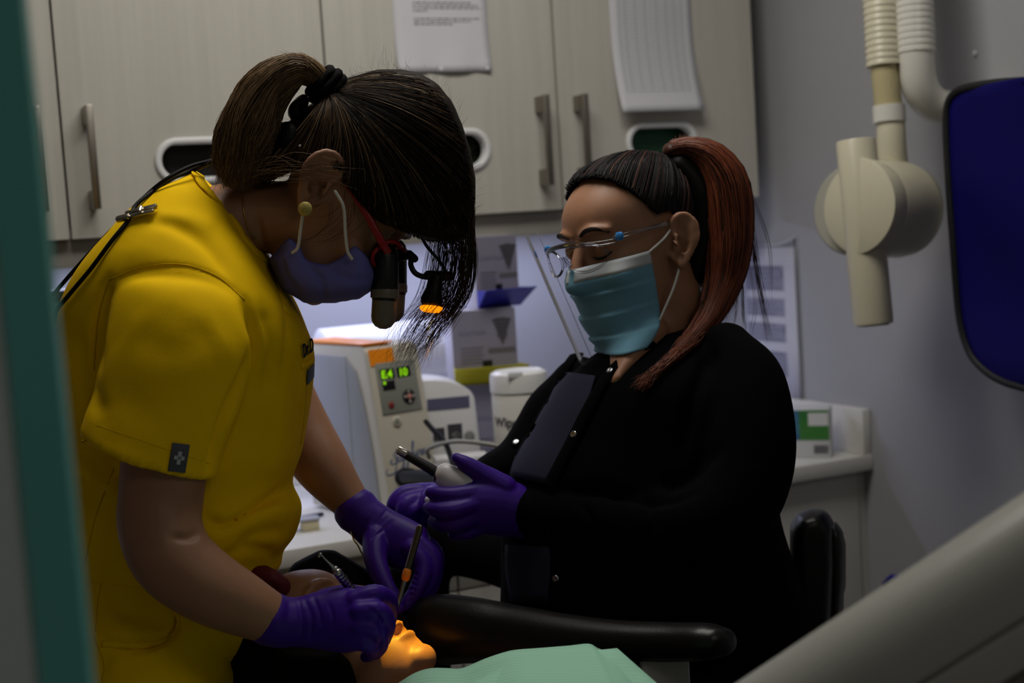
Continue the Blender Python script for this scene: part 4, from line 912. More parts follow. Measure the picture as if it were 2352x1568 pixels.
# hair: traced head of hair with thickness, then strands combed over it to the tie
m_h1 = M('hair_dark_brown', (27, 20, 14), .6, spec=.12); m_h2 = M('hair_brown', (76, 56, 36), .55, spec=.12); m_h3 = M('hair_highlight', (134, 106, 72), .42, spec=.35); m_h0 = M('hair_black_brown', (15, 11, 8), .6, spec=.1)
hair_px = [(748, 222, 60), (768, 192, 120), (800, 180, 190), (860, 163, 220), (905, 158, 230), (955, 166, 230), (1003, 192, 230), (1038, 235, 230), (1062, 292, 220), (1080, 350, 210), (1091, 415, 190), (1088, 478, 150), (1074, 535, 70), (1040, 556, 26), (985, 552, 20), (930, 532, 16), (868, 508, 14),
           (826, 474, 12), (796, 430, 12), (774, 396, 12), (735, 384, 16), (695, 386, 20), (650, 396, 26), (612, 416, 40), (575, 418, 50), (566, 385, 60), (600, 345, 70), (640, 306, 80), (690, 256, 70), (722, 236, 60)]
hcap = fuse([inflate(hair_px, 1.877, .089, 80, 5, p=2.0)], .004, 8)
sH = Surf(hcap); hair_o = obj('hair', hcap, m_h1, DOC, label='dark brown hair tied back into a ponytail')
TIE = np.array((757, 212.0)); paths, rad, mi = [], [], []
hl_line = crm(np.array([(1088, 480), (1060, 545), (985, 556), (930, 530), (868, 512), (826, 478), (792, 430), (768, 396), (735, 388), (695, 390), (650, 400), (612, 416), (578, 410)], float), 10)
for k in range(4600):
    u = random.random(); r0 = hl_line[int(u*(len(hl_line)-1))]
    s0 = random.random()**1.4*.75 if k % 3 else 0.0
    r_ = r0*(1-s0)+TIE*s0+np.array((random.gauss(0, 6), random.gauss(0, 6)))
    if k % 5 == 0:    # over the crown
        a = random.random(); q = crm(np.array([(1090, 440), (1075, 340), (1050, 270), (1010, 205), (950, 172), (880, 165)], float), 8); r_ = q[int(a*(len(q)-1))]+np.array((-random.random()*30, random.random()*30))
    mid = (r_+TIE)/2; dv = TIE-r_; nv = np.array((-dv[1], dv[0])); nv = nv/np.linalg.norm(nv)
    if nv[1] > 0: nv = -nv
    bend = .16*np.linalg.norm(dv)*(1 if r_[0] > 760 else -.25)*(.7+.6*random.random()); ctl = mid+nv*bend
    C = []
    off = .0004+abs(random.gauss(0, .0012))
    for tt in np.linspace(0, 1, 12):
        q = (1-tt)**2*r_+2*tt*(1-tt)*ctl+tt*tt*TIE; h, n = sH.hit(q[0], q[1], off)
        if h is None: break
        C.append(h)
    if len(C) < 12: continue
    dC = np.linalg.norm(np.diff(np.array(C), axis=0), axis=1)
    if dC.max() > .06: continue
    z = np.mean([c[2] for c in C]); paths.append(np.array(C)); rad.append(random.uniform(.00022, .00052)); 
    hg = max(0, 1-np.linalg.norm(r_-TIE)/420); cl = .5+.5*math.sin(math.atan2(r_[1]-TIE[1], r_[0]-TIE[0])*23); mi.append(random.choices((0, 1, 2, 3), (.40, .12+.40*hg, (.02+.30*hg)*cl, .40*(1-hg)))[0])  # strands lighter near the tie, blacker lower down: top light put into their colour
for k in range(150):     # flyaway hairs standing off the crown
    q = crm(np.array([(1092, 520), (1092, 430), (1062, 290), (1000, 190), (900, 158), (800, 180), (700, 250), (640, 310)], float), 10); a = q[random.randrange(len(q))]
    h, n = sH.hit(a[0]+random.gauss(0, 8), a[1]+random.gauss(6, 6), 0)
    if h is None: continue
    o_ = nrm(h-OD); tg = nrm(np.cross(o_, CF)+RNG.normal(size=3)*.5); L_ = random.uniform(.008, .03)
    paths.append(np.array([h+tg*L_*s+o_*(.016*s*s*random.uniform(.2, 1.3)) for s in np.linspace(0, 1, 7)])); rad.append(.00010); mi.append(1)
MH = [m_h1, m_h2, m_h3, m_h0]
o_ = obj('hair_strands', strands(paths, rad, mi), MH, hair_o); o_['kind'] = 'stuff'
# ponytail
pt = [(752, 205, 1.845, 17, .016), (728, 178, 1.84, 26, .022), (688, 160, 1.83, 34, .028), (640, 182, 1.82, 46, .034), (600, 226, 1.815, 54, .038), (573, 290, 1.81, 62, .04), (556, 345, 1.808, 58, .038), (545, 392, 1.806, 44, .030), (542, 412, 1.806, 26, .02)]
tail = fuse([limb(pt, 24, 6)], .004, 3); sT = Surf(tail); tail_o = obj('ponytail', tail, m_h2, DOC, label='brown ponytail with lighter streaks')
paths, rad, mi = [], [], []
PC = crm(np.array([P(*p[:3]) for p in pt]), 5); PR = crm(np.array([[p[3]*p[2]/F_PX, p[4]] for p in pt]), 5); PT = tangents(PC)
for k in range(2600):
    a = random.random()*6.283; rr = math.sqrt(random.random())*1.04 if k % 2 else 1.02+.05*random.random(); i0 = 0 if k % 4 else random.randrange(0, 14); i1 = len(PC)-random.randrange(0, 9); C = []
    da = random.gauss(0, .4)
    for i in range(i0, i1, 2):
        u = nrm(np.cross(PT[i], CF)); v = np.cross(PT[i], u); s = (i-i0)/(len(PC)); aa = a+da*s; C.append(PC[i]+(u*(math.cos(aa)+.05*math.sin(i*.5+a*3)*s*2)*PR[i, 0]+v*math.sin(aa)*PR[i, 1])*rr*(1.0+.10*s*random.random()))
    e = C[-1]-C[-2]; ln_ = random.uniform(.3, 2.6)
    C += [C[-1]+e*ln_*.5+RNG.normal(size=3)*.001, C[-1]+e*ln_-CU*.004+RNG.normal(size=3)*.002]
    paths.append(np.array(C)); rad.append(random.uniform(.0002, .00048)); mi.append(random.choices((0, 1, 2, 3), (.08, .36, .55, .01))[0])
for k in range(320):
    i = random.randrange(3, len(PC)-4); a = random.random()*6.283; u = nrm(np.cross(PT[i], CF)); v = np.cross(PT[i], u); dv = u*math.cos(a)*PR[i, 0]+v*math.sin(a)*PR[i, 1]; L_ = random.uniform(.01, .04)
    paths.append(np.array([PC[i]+dv*(1+.25*s*random.random())+PT[i]*L_*s for s in np.linspace(0, 1, 6)])); rad.append(.00017); mi.append(1)
o_ = obj('ponytail_strands', strands(paths, rad, mi), MH, tail_o); o_['kind'] = 'stuff'
# loose front hair hanging past the lamp
paths, rad, mi = [], [], []
for k in range(460):
    w_ = random.random()**.55; x0 = 985+100*w_+random.gauss(0, 5); y0 = 520-40*w_+random.gauss(0, 12); dd = random.gauss(1.880, .022)
    w2 = max(0, min(1, w_+random.gauss(0, .08)))
    e = random.random(); x1 = 975+112*w2+random.gauss(0, 3); x2 = 948+122*w2; x3 = 905+110*w2+random.gauss(0, 10); x4 = 880+85*w2+random.gauss(0, 16)
    L = np.array([(x0, y0), (x1+4, 590), (x2+8, 680+random.gauss(0, 6)), (x3, 760+random.gauss(0, 12)), (x4, 830+random.gauss(0, 16))], float)
    ncut = 30 if e > .55 else int(13+e*30); L = crm(L, 7)[:ncut]
    paths.append(np.array([P(a, b, dd+.012*math.sin(i*.15+k)) for i, (a, b) in enumerate(L)])); rad.append(random.uniform(.00016, .00034)); mi.append(random.choices((0, 1, 3), (.5, .35, .15))[0])
for k in range(30):    # wisps over the cheek and temple
    x0, y0 = 800+random.gauss(0, 20), 455+random.gauss(0, 15); h = sD.hit(x0, y0, .006)[0]; 
    L = crm(np.array([(x0, y0), (x0-8, y0+50), (x0-45, y0+85), (x0-85, y0+95+random.gauss(0, 10))]), 5); C = [sD.hit(a, b, .004)[0] for a, b in L]
    if k % 3: continue
    paths.append(np.array(C)); rad.append(.00022); mi.append(0)
for k in range(46):    # pale wisps across the ear and nape
    x0, y0 = 560+random.random()*120, 400+random.gauss(0, 14); L = crm(np.array([(x0, y0), (x0+60, y0-12+random.gauss(0, 8)), (x0+130+random.gauss(0, 20), y0+5+random.gauss(0, 12))]), 5); C = [P(a, b, 1.775+.004*random.random()) for a, b in L]
    paths.append(np.array(C)); rad.append(.0002); mi.append(random.choice((1, 2)))
o_ = obj('loose_strands', strands(paths, rad, mi), MH, hair_o); o_['kind'] = 'stuff'
# tie and clips
m_blkc = M('black_elastic', (4, 4, 4), .85, bump=.3, bscale=300, spec=.1)
tc_ = P(748, 196, 1.842); tdir = nrm(P(728, 178, 1.84)-P(765, 214, 1.85)); u = nrm(np.cross(tdir, CF)); v = np.cross(tdir, u)
cg = []
for k, (o1, r1) in enumerate(((-.009, .021), (0.0, .023), (.009, .020))):
    cg.append(tubeg([tc_+tdir*o1+(u*math.cos(a)+v*math.sin(a))*r1*(1+.06*math.sin(5*a+k)) for a in np.linspace(0, 2*math.pi, 33)], .0062, None, 8, 1, 2, False))
obj('hair_tie', join(*cg), m_blkc, DOC, label='black elastic hair tie')
obj('hair_clip', fuse([limb([(690, 240, 1.85, 17, .02), (680, 258, 1.84, 20, .022), (690, 272, 1.84, 14, .02)]), limb([(640, 295, 1.83, 10, .016), (665, 300, 1.825, 22, .022), (660, 330, 1.82, 34, .026), (640, 350, 1.82, 22, .02)])], .003, 4), M('clip_black', (4, 4, 4), .5, spec=.15), DOC, label='black claw clip at the back of the head')
obj('clip_jewel', join(*[sph(P(x, y, 1.79), .0026) for x, y in ((690, 336), (694, 343), (697, 350))]), M('jewel_pale', (206, 190, 186), .2), DOC)
# earring, necklace
h, n = sD.hit(701, 480, .003); n = nrm(-CF+CR*-.1); u = nrm(np.cross(CU, n)); obj('earring', xf(lathe([(0, -.001), (.0085, -.001), (.0092, .0005), (.0085, .002), (0, .0022)], 28), frame(P(701, 480, 1.762), u, np.cross(n, u), n)), M('gold_disc', (176, 158, 84), .45, metal=.25, var=.2, vscale=(400, 400, 400)), DOC, label='round flat gold earring')
C, N = sD.line([(556, 455), (562, 500), (572, 530), (584, 546)], .0012, 8); obj('necklace', tubeg(C, .0009, None, 6), M('gold_chain', (190, 150, 70), .3, metal=1), DOC)
# mask
m_lav = M('lavender_mask', (104, 102, 176), .8, bump=.15, bscale=600); m_loop = M('white_elastic', (214, 212, 206), .8)
mk = [(622, 597, 34), (640, 573, 8), (666, 547, 6), (688, 572, 6), (698, 598, 6), (722, 608, 6), (752, 611, 6), (780, 598, 6), (816, 566, 6), (835, 585, 10), (852, 608, 30), (860, 636, 45), (852, 662, 50), (822, 682, 50), (762, 691, 50), (700, 690, 50), (648, 658, 45)]
mg = fuse([inflate(mk, 1.878, .076, 40, 4, grow=7)], .0035, 3)
for ln, dp, wd_ in (([(700, 600), (735, 640), (745, 690)], .003, 8), ([(640, 580), (660, 640), (690, 680)], .003, 9), ([(750, 615), (800, 640), (850, 640)], .003, 9), ([(815, 570), (820, 620), (780, 670)], -.003, 12)): mg = crease(mg, ln, dp, wd_)
sM = Surf(mg); mo = obj('face_mask', mg, m_lav, DOC, label='lavender surgical mask')
def loop_line(pts, off): return np.array([P(x, y, d) for x, y, d in pts])
e1 = [(672, 580, 1.792), (684, 568, 1.787), (690, 530, 1.783), (696, 488, 1.775)]; e2 = [(808, 594, 1.792), (798, 575, 1.79), (793, 530, 1.788), (789, 475, 1.784), (770, 440, 1.782)]
obj('ear_loop', tubeg(loop_line(e1, 0), .0021, None, 8, 5), m_loop, DOC, label='white mask loop'); obj('ear_loop', tubeg(loop_line(e2, 0), .0021, None, 8, 5), m_loop, DOC, label='white mask loop')

# gloves
def hand(palm, fingers, cuff=None, vox=.0023):
    gs = [limb(palm, 24, 4)]+[limb(f, 12, 4) for f in fingers]
    if cuff: gs.append(limb(cuff, 28, 3))
    return fuse(gs, vox, 3)
nh = hand([(640, 1427, 1.695, 54, .026), (690, 1428, 1.70, 58, .026), (740, 1424, 1.70, 68, .024), (795, 1424, 1.695, 74, .024), (832, 1428, 1.69, 66, .022)],
          [[(815, 1378, 1.688, 24), (862, 1362, 1.692, 22), (893, 1378, 1.72, 20), (897, 1412, 1.748, 17), (890, 1440, 1.765, 14)], [(826, 1402, 1.676, 24), (872, 1402, 1.678, 22), (890, 1434, 1.70, 20), (882, 1470, 1.73, 17)], [(824, 1436, 1.676, 24), (864, 1446, 1.68, 22), (874, 1480, 1.705, 19), (862, 1500, 1.73, 16)],
           [(810, 1468, 1.682, 22), (846, 1482, 1.688, 19), (852, 1500, 1.71, 17), (840, 1508, 1.73, 14)], [(745, 1376, 1.72, 26), (800, 1364, 1.745, 23), (850, 1374, 1.765, 20), (884, 1404, 1.775, 16)]],
          [(618, 1420, 1.69, 63, .034), (640, 1427, 1.695, 60, .031), (662, 1428, 1.697, 58, .029)])
for ln in ([(700, 1375), (716, 1420), (712, 1480)], [(720, 1370), (735, 1410), (738, 1440)], [(685, 1380), (695, 1430), (690, 1485)], [(755, 1385), (765, 1420), (762, 1450)]): nh = crease(nh, ln, .0016, 4)
nh = crease(nh, [(845, 1395), (870, 1420), (878, 1460), (868, 1490)], .002, 5); nh = ruffle(nh, .0004, 90, 8)
obj('glove', nh, m_glv, DOC, label='violet glove pinching the ribbed instrument')
fh = hand([(832, 1183, 1.98, 50, .028), (866, 1212, 1.975, 54, .026), (905, 1240, 1.965, 60, .026), (945, 1258, 1.955, 58, .024)],
          [[(945, 1262, 1.935, 24), (972, 1300, 1.925, 22), (958, 1350, 1.91, 19), (930, 1392, 1.90, 15)], [(960, 1248, 1.945, 24), (993, 1282, 1.94, 22), (984, 1340, 1.93, 20), (955, 1385, 1.92, 16)], [(955, 1240, 1.97, 24), (996, 1270, 1.97, 23), (994, 1330, 1.965, 21), (972, 1380, 1.955, 18)],
           [(940, 1240, 1.99, 22), (985, 1262, 1.995, 20), (992, 1310, 1.99, 19), (978, 1360, 1.985, 16)], [(862, 1230, 1.955, 30), (862, 1285, 1.925, 27), (880, 1335, 1.90, 23), (902, 1372, 1.885, 19), (914, 1398, 1.875, 15)]],
          [(820, 1172, 1.985, 54, .034), (838, 1188, 1.98, 50, .030)])
for ln in ([(830, 1225), (860, 1205), (890, 1170)], [(845, 1240), (878, 1218), (905, 1190)], [(838, 1232), (866, 1210), (896, 1180)]): fh = crease(fh, ln, .0016, 4)
for i in range(6): fh = crease(fh, [(926+3*i, 1318+13*i), (944, 1312+13*i), (962-2*i, 1322+12*i)], .0018, 3.2)
fh = ruffle(fh, .0004, 90, 9); obj('glove', fh, m_glv, DOC, label='violet glove holding the banded handle')
br = [P(x, y, d) for x, y, d in ((806, 1216, 1.965), (812, 1238, 1.95), (822, 1252, 1.95), (832, 1272, 1.95), (846, 1292, 1.95))]
obj('bracelet', join(tubeg(br, .0011, None, 6, 5), sph(P(846, 1297, 1.95), .004)), M('gold_chain', (190, 150, 70), .3, metal=1), DOC)

# ------------------------------------------------------------------ loupes with lamp
LP = thing('magnifying_loupes', P(880, 735, 1.84), 'red framed magnifying loupes with two barrels and a small amber lamp', 'loupes')
m_red = M('loupe_red', (150, 18, 22), .35); m_gun = M('barrel_grey', (112, 104, 92), .4)
for sgn in (1, -1):
    a = [hl(HD, SD_, (sgn*.074, .010, .032)), hl(HD, SD_, (sgn*.076, .05, .028)), hl(HD, SD_, (sgn*.070, .095, .020)), hl(HD, SD_, (sgn*.062, .110, .018))]
    obj('temple_arm', tubeg(a, .0048, .0022, 10, 5), m_red, LP)
    ey = hl(HD, SD_, (sgn*.032, .112, .014)); lr = []
    for k in range(25):
        an = 2*math.pi*k/24; lr.append(hl(HD, SD_, (sgn*(.032+.030*np.sign(math.cos(an))*abs(math.cos(an))**.7), .110-.012*abs(math.cos(an)), .014+.021*np.sign(math.sin(an))*abs(math.sin(an))**.7)))
    obj('lens_rim', tubeg(lr, .0028, None, 8, 1, 2, False), m_red, LP)
    dz = 1.842 if sgn == 1 else 1.905; ox = 0 if sgn == 1 else 20; oy = 0 if sgn == 1 else -14
    b0, b1, b2 = P(884+ox, 590+oy, dz), P(884+ox, 678+oy, dz), P(881+ox, 728+oy, dz)
    br_ = obj('barrel', tubeg([b0, b1], .0178, None, 28), m_blk, LP)
    obj('objective_ring', tubeg([b1-CU*-.004, b1+(b2-b1)*.12, b1+(b2-b1)*.15, b2], [.0185, .0185, .0162, .0162], None, 28), m_gun, br_, 'auto')
obj('bridge', tubeg([hl(HD, SD_, (x, .112, .016)) for x in (-.012, 0, .012)], .003, None, 8, 3), m_red, LP)
la = [P(918, 596, 1.873), P(942, 590, 1.87), P(944, 610, 1.87), P(955, 628, 1.87), P(978, 636, 1.87), P(1000, 632, 1.87)]
obj('lamp_bracket', join(tubeg(la, .0036, None, 10, 5), tubeg([P(940, 583, 1.87), P(952, 594, 1.87)], .0052, None, 10), tubeg([P(984, 632, 1.87), P(1034, 634, 1.87)], .0065, None, 10)), m_blk, LP)
lm0, lm1 = P(1001, 640, 1.87), P(992, 688, 1.87)
lampo = obj('lamp_housing', tubeg([lm0, lm0+(lm1-lm0)*.5, lm1], [.0095, .0105, .0150], None, 24), m_blk, LP)
ld = nrm(P(928, 1490, 1.80)-lm1); u = nrm(np.cross(ld, CF))
obj('lamp_lens', xf(lathe([(.0105, 0), (.0152, .0), (.0150, .003), (.0125, .0055), (.0, .0075)], 24), frame(lm1+ld*.010, u, np.cross(ld, u), ld)), M('amber_lens', (255, 150, 20), .3, emit=(255, 140, 10), estr=1.6), LP, label='glowing amber lamp lens')
obj('lamp_wire', tubeg([P(1030, 634, 1.87), P(1010, 600, 1.87), P(978, 562, 1.86), P(960, 520, 1.86)], .0021, None, 8, 5), m_rub, LP)
sl = bpy.data.lights.new('loupe_lamp', 'SPOT'); sl.energy = 40.0; sl.color = (1.0, .58, .004); sl.spot_size = math.radians(11.5); sl.spot_blend = .35; sl.shadow_soft_size = .004
so_ = bpy.data.objects.new('loupe_lamp', sl); COL.objects.link(so_); so_.location = tuple(lm1+ld*.022); so_.rotation_euler = Vector(ld).to_track_quat('-Z', 'Y').to_euler()

# lamp cable clipped to the back of the scrubs
CB = thing('lamp_cable', P(130, 740, 1.80), 'black lamp cable clipped to the back of the yellow scrubs', 'cable')
def cab(pts, off=.004): return np.array([(sTop.hit(x, y, off)[0] if on else P(x, y, d)) for x, y, on, d in pts])
obj('cable', tubeg(cab([(490, 372, 0, 1.80), (440, 388, 1, 0), (390, 420, 1, 0), (335, 460, 1, 0), (312, 484, 1, 0), (300, 510, 1, 0), (260, 560, 1, 0), (215, 620, 1, 0), (165, 680, 1, 0), (135, 720, 1, 0), (124, 770, 0, 1.84)], .004), .0027, None, 8, 5), m_rub, CB)
obj('cable', tubeg([P(488, 368, 1.83), P(430, 385, 1.80), P(370, 420, 1.78), P(310, 474, 1.80), P(240, 545, 1.84), P(180, 610, 1.86), P(110, 690, 1.88)], .0027, None, 8, 5), m_rub, CB)
c0, n0 = sTop.hit(326, 495, .004); ux = nrm(CR-n0*np.dot(CR, n0)); tm = frame(c0, ux, np.cross(n0, ux), n0)
obj('metal_clip', xf(join(box(-.020, .022, .001, .007, -.001, .004, .0008), box(-.012, .020, -.008, -.002, -.001, .004, .0008), box(-.030, -.012, -.009, -.001, -.001, .006, .002), tubeg([(.002, -.004, .005), (.002, .004, .005)], .003, None, 10)), tm), M('clip_chrome', (170, 164, 150), .25, metal=1), CB, 'auto', label='small metal alligator clip')
# dark red pouch at the waist
g = fuse([limb([(588, 1318, 1.80, 20, .02), (625, 1330, 1.79, 24, .02), (648, 1345, 1.79, 18, .016), (640, 1366, 1.79, 14, .014)], 16, 4)], .003, 4); g = ruffle(g, .002, 120, 4); rp_ = obj('red_pouch', g, M('dark_red_cloth', (96, 10, 22), .6)); tag(rp_, 'dark red cloth pouch hanging at the waist of the yellow scrubs', 'pouch')
obj('gold_trim', tubeg([P(612, 1350, 1.765), P(630, 1355, 1.765)], .0014, None, 6), M('gold_chain', (190, 150, 70), .3, metal=1), rp_)

# ================================================================== the patient
SP = 1.10
upP = -CR*.80+CU*.46+CF*.36; fwP = CU*.80+CR*.46-CF*.16
HP0 = HF((0, 0, 0), fwP, upP)
OP = P(924, 1440, 1.815)-HP0[:3, :3]@(np.array((0, .104, -.058))*SP); HP = HF(OP, fwP, upP)
PAT = thing('person', (HB[0]+AX[0]*.3, HB[1]+AX[1]*.3, HB[2]-.13), 'person lying back in the dental chair under a pale green bib', 'person')
def ab(a, s, z): return HB+AX*a+SD*s+ZZ*(z-.045-.03*min(1, max(0, a/.2)))
hj = hl(HP, SP, (0, .02, -.07))
tors = loft([ab(a, s, z) for a, s, z, w_, h in ((.03, 0, -.035, .06, .05), (.08, 0, -.045, .14, .075), (.14, 0, -.05, .19, .09), (.25, 0, -.04, .19, .105), (.45, 0, -.07, .175, .10), (.65, 0, -.11, .18, .10), (.78, 0, -.13, .17, .09))],
            [SD*w_ for a, s, z, w_, h in ((.03, 0, -.035, .06, .05), (.08, 0, -.045, .14, .075), (.14, 0, -.05, .19, .09), (.25, 0, -.04, .19, .105), (.45, 0, -.07, .175, .10), (.65, 0, -.11, .18, .10), (.78, 0, -.13, .17, .09))],
            [ZZ*h for h in (.05, .075, .09, .105, .10, .10, .09)], 36, 2.3, True, 4)
legsP = [tubeg([ab(.72, s, -.14), ab(1.1, s*1.1, -.13), ab(1.5, s*1.1, -.17), ab(1.82, s*1.1, -.22), ab(1.9, s*1.1, -.19)], [.085, .075, .055, .045, .04], None, 20, 4) for s in (-.095, .095)]
nk = tubeg([hj, (hj*.5+ab(.02, 0, -.03)*.5)+ZZ*.004, ab(.05, 0, -.04), ab(.10, 0, -.05)], [.062, .056, .062, .075], None, 28, 4)
gP = fuse(head_parts(HP, SP, (), True)+[nk, tors], .0034, 4); gP = press_head(gP, HP, SP, (), True)
sP = Surf(gP); obj('body', gP, m_skinP, PAT)
clo = fuse([xf((tors[0], tors[1]), np.eye(4))]+legsP+[loft([ab(a, 0, z) for a, z in ((.09, -.05), (.14, -.05), (.25, -.04), (.45, -.07), (.65, -.11), (.80, -.13))], [SD*w_ for w_ in (.15, .198, .20, .185, .19, .18)], [ZZ*h for h in (.07, .098, .113, .108, .108, .10)], 36, 2.3, True, 4)]+
           [tubeg([ab(.14, s*.19, -.05), ab(.35, s*.225, -.09), ab(.5, s*.21, -.06), ab(.62, s*.06, .0)], [.06, .052, .046, .035], None, 16, 4) for s in (-1, 1)], .006, 4)
cl_v = np.asarray(clo[0]); obj('dark_clothes', clo, M('patient_dark_cloth', (20, 20, 24), .8), PAT)
cap_l = []
for z, a, b, w_ in SL[5:]: cap_l.append((z, a, b, w_))
gh = fuse([inflate([(628, 1478), (700, 1482), (770, 1488), (806, 1520), (822, 1570), (830, 1625), (700, 1650), (635, 1600)], 1.80, .06, 35, 7), xf(ell((0, -.012, .062), ((.088, 0, 0), (0, .090, 0), (0, 0, .088))), HP@np.diag((SP, SP, SP, 1))), xf(ell((0, -.06, -.02), ((.07, 0, 0), (0, .05, 0), (0, 0, .06))), HP@np.diag((SP, SP, SP, 1)))], .004, 4)
obj('hair', gh, M('patient_hair_black', (7, 6, 5), .7, spec=.1), PAT, label='black hair spread on the headrest')
mc = [hl(HP, SP, (.018*math.cos(a), .1035, -.0585+.004*math.sin(a))) for a in np.linspace(0, 2*math.pi, 17)]

# bib
m_bib = bpy.data.materials.new('bib_green_paper'); m_bib.use_nodes = True; nt = m_bib.node_tree; b_ = nt.nodes['Principled BSDF']
b_.inputs['Base Color'].default_value = lin((150, 202, 176))+(1,); b_.inputs['Roughness'].default_value = .8
tcn = nt.nodes.new('ShaderNodeTexCoord'); wv = nt.nodes.new('ShaderNodeTexWave'); wv.inputs['Scale'].default_value = 55; wv.bands_direction = 'DIAGONAL'; bp = nt.nodes.new('ShaderNodeBump'); bp.inputs['Strength'].default_value = .35; bp.inputs['Distance'].default_value = .001
nt.links.new(tcn.outputs['Object'], wv.inputs['Vector']); nt.links.new(wv.outputs['Fac'], bp.inputs['Height']); nt.links.new(bp.outputs[0], b_.inputs['Normal'])
top_e = crm(np.array([(885, 1590), (920, 1567), (955, 1546), (990, 1536), (1030, 1536), (1062, 1536), (1110, 1516), (1150, 1502), (1185, 1494), (1250, 1489), (1310, 1484), (1352, 1480), (1372, 1490), (1405, 1505), (1450, 1540), (1500, 1580), (1560, 1640)], float), 3)
nE = len(top_e); rows = []
for r_ in np.linspace(0, 1, 14):
    row = []
    for i, (x, y) in enumerate(top_e):
        u = i/(nE-1); dd = 1.70-.10*u-.30*r_; yy = y+(330-90*u)*r_-25*math.sin(math.pi*r_)*math.sin(math.pi*u); row.append(P(x+(-40+200*u)*r_, yy, dd))
    rows.append(row)
BB = thing('patient_bib', rows[6][nE//2]-ZZ*.02, 'pale green paper bib spread over the chest of the lying patient', 'bib')
obj('bib_sheet', sheet(rows, .0012), m_bib, BB)
def flat(pts, d0, n=6):
    a, b, c, e = pts; return [[P(*((np.array(a)*(1-u)+np.array(b)*u)*(1-v)+(np.array(e)*(1-u)+np.array(c)*u)*v), d0-.0002*0-.05*v) for u in np.linspace(0, 1, n)] for v in np.linspace(0, 1, n)]
def quad(a, b, c, e, n=7):   # corners (x, y, d)
    a, b, c, e = map(np.array, (a, b, c, e)); return [[P(*((a*(1-u)+b*u)*(1-v)+(e*(1-u)+c*u)*v)) for u in np.linspace(0, 1, n)] for v in np.linspace(0, 1, n)]
obj('folded_flap', sheet(quad((1204, 1509, 1.628), (1418, 1490, 1.612), (1610, 1660, 1.46), (1440, 1610, 1.50)), .0012), m_bib, BB)
obj('folded_flap', sheet(quad((1200, 1511, 1.632), (1206, 1510, 1.632), (1400, 1600, 1.53), (1000, 1610, 1.55)), .0012), m_bib, BB)

# instruments
def rod(pts, r, n=12, sub=1): return tubeg([P(*p) for p in pts], r, None, n, sub)
m_chr = M('instrument_steel', (170, 168, 164), .22, metal=1.0)
IN = thing('dental_probe', P(800, 1345, 1.72), 'steel dental probe with a ribbed handle held in the violet glove by the patient forehead', 'dental instrument')
obj('probe_handle', rod([(770, 1307, 1.70), (830, 1385, 1.735)], .0042), m_chr, IN)
obj('grip_ribs', join(*[tubeg([P(776+i*5.2, 1315+i*6.6, 1.70+.0028*i), P(777.6+i*5.2, 1317+i*6.6, 1.7008+.0028*i)], .0056, None, 12) for i in range(9)]), m_chr, IN)
obj('probe_neck', tubeg([P(770, 1307, 1.70), P(757, 1294, 1.695), P(742, 1279, 1.69), P(735, 1271, 1.69)], [.0030, .0016, .0012, .0010], None, 8, 4), m_chr, IN)
obj('probe_tip', tubeg([P(737, 1272, 1.69), P(734, 1274, 1.69), P(733, 1278, 1.69)], .0016, None, 8, 3), m_chr, IN)
IN = thing('mirror_handle', P(903, 1428, 1.84), 'slim steel handle with an orange band standing out of the patient mouth', 'dental instrument')
obj('handle_rod', rod([(964, 1212, 1.875), (935, 1312, 1.862)], .0046, 8), M('handle_dark_steel', (120, 112, 92), .3, metal=1), IN, 'auto')
obj('orange_band', rod([(935, 1313, 1.8615), (932, 1326, 1.860)], .0058, 16), M('band_orange', (250, 140, 30), .4), IN); 
obj('shaft', tubeg([P(932, 1326, 1.86), P(914, 1390, 1.85), P(903, 1428, 1.84)], [.0034, .0026, .0018], None, 10, 3), m_chr, IN)
IN = thing('suction_tip', P(896, 1420, 1.835), 'small yellow lit tip beside the steel handle at the patient lips', 'dental instrument')
obj('tip_stem', tubeg([P(887, 1425, 1.83), P(897, 1414, 1.835), P(905, 1405, 1.84)], .0030, None, 10, 3), M('tip_yellow', (220, 190, 110), .4), IN); obj('tip_end', sph(P(886, 1428, 1.829), .0036), M('tip_white', (220, 214, 200), .4), IN)

# ================================================================== the assistant in the black jacket
SA = 1.06
fwA = -CR*.77-CU*.26-CF*.58; upA = CU*.96-CR*.24-CF*.10
HA0 = HF((0, 0, 0), fwA, upA); OA = P(1548, 566, 2.02)+HA0[:3, 0]*.078*SA; HA = HF(OA, fwA, upA)
AS = thing('person', (P(1500, 1300, 2.1)[0], P(1500, 1300, 2.1)[1], 0), 'person in a black jacket with face shield and auburn ponytail seated beside the counter', 'person')
m_jac = M('black_jacket_cloth', (5, 5, 6), .95, bump=.08, bscale=500, spec=.06); m_navy = M('charcoal_scrub_cloth', (44, 44, 60), .9, spec=.1, bump=.08, bscale=600)
jr = [(1385, 800, 1640, 735, 2.10, .08), (1318, 850, 1720, 800, 2.10, .13), (1275, 905, 1765, 880, 2.10, .16), (1225, 990, 1780, 985, 2.10, .17), (1178, 1070, 1780, 1090, 2.10, .18), (1160, 1160, 1790, 1180, 2.10, .185), (1152, 1260, 1815, 1270, 2.10, .19), (1148, 1360, 1845, 1370, 2.10, .195), (1146, 1450, 1860, 1460, 2.10, .19)]
narm = [(1672, 800, 2.02, 60, .05), (1712, 880, 1.99, 92, .062), (1722, 980, 1.965, 102, .066), (1712, 1080, 1.945, 106, .066), (1668, 1165, 1.93, 104, .064), (1580, 1205, 1.925, 96, .06), (1470, 1205, 1.94, 86, .055), (1350, 1190, 1.965, 72, .048), (1250, 1180, 1.99, 58, .04), (1205, 1178, 2.0, 53, .034)]
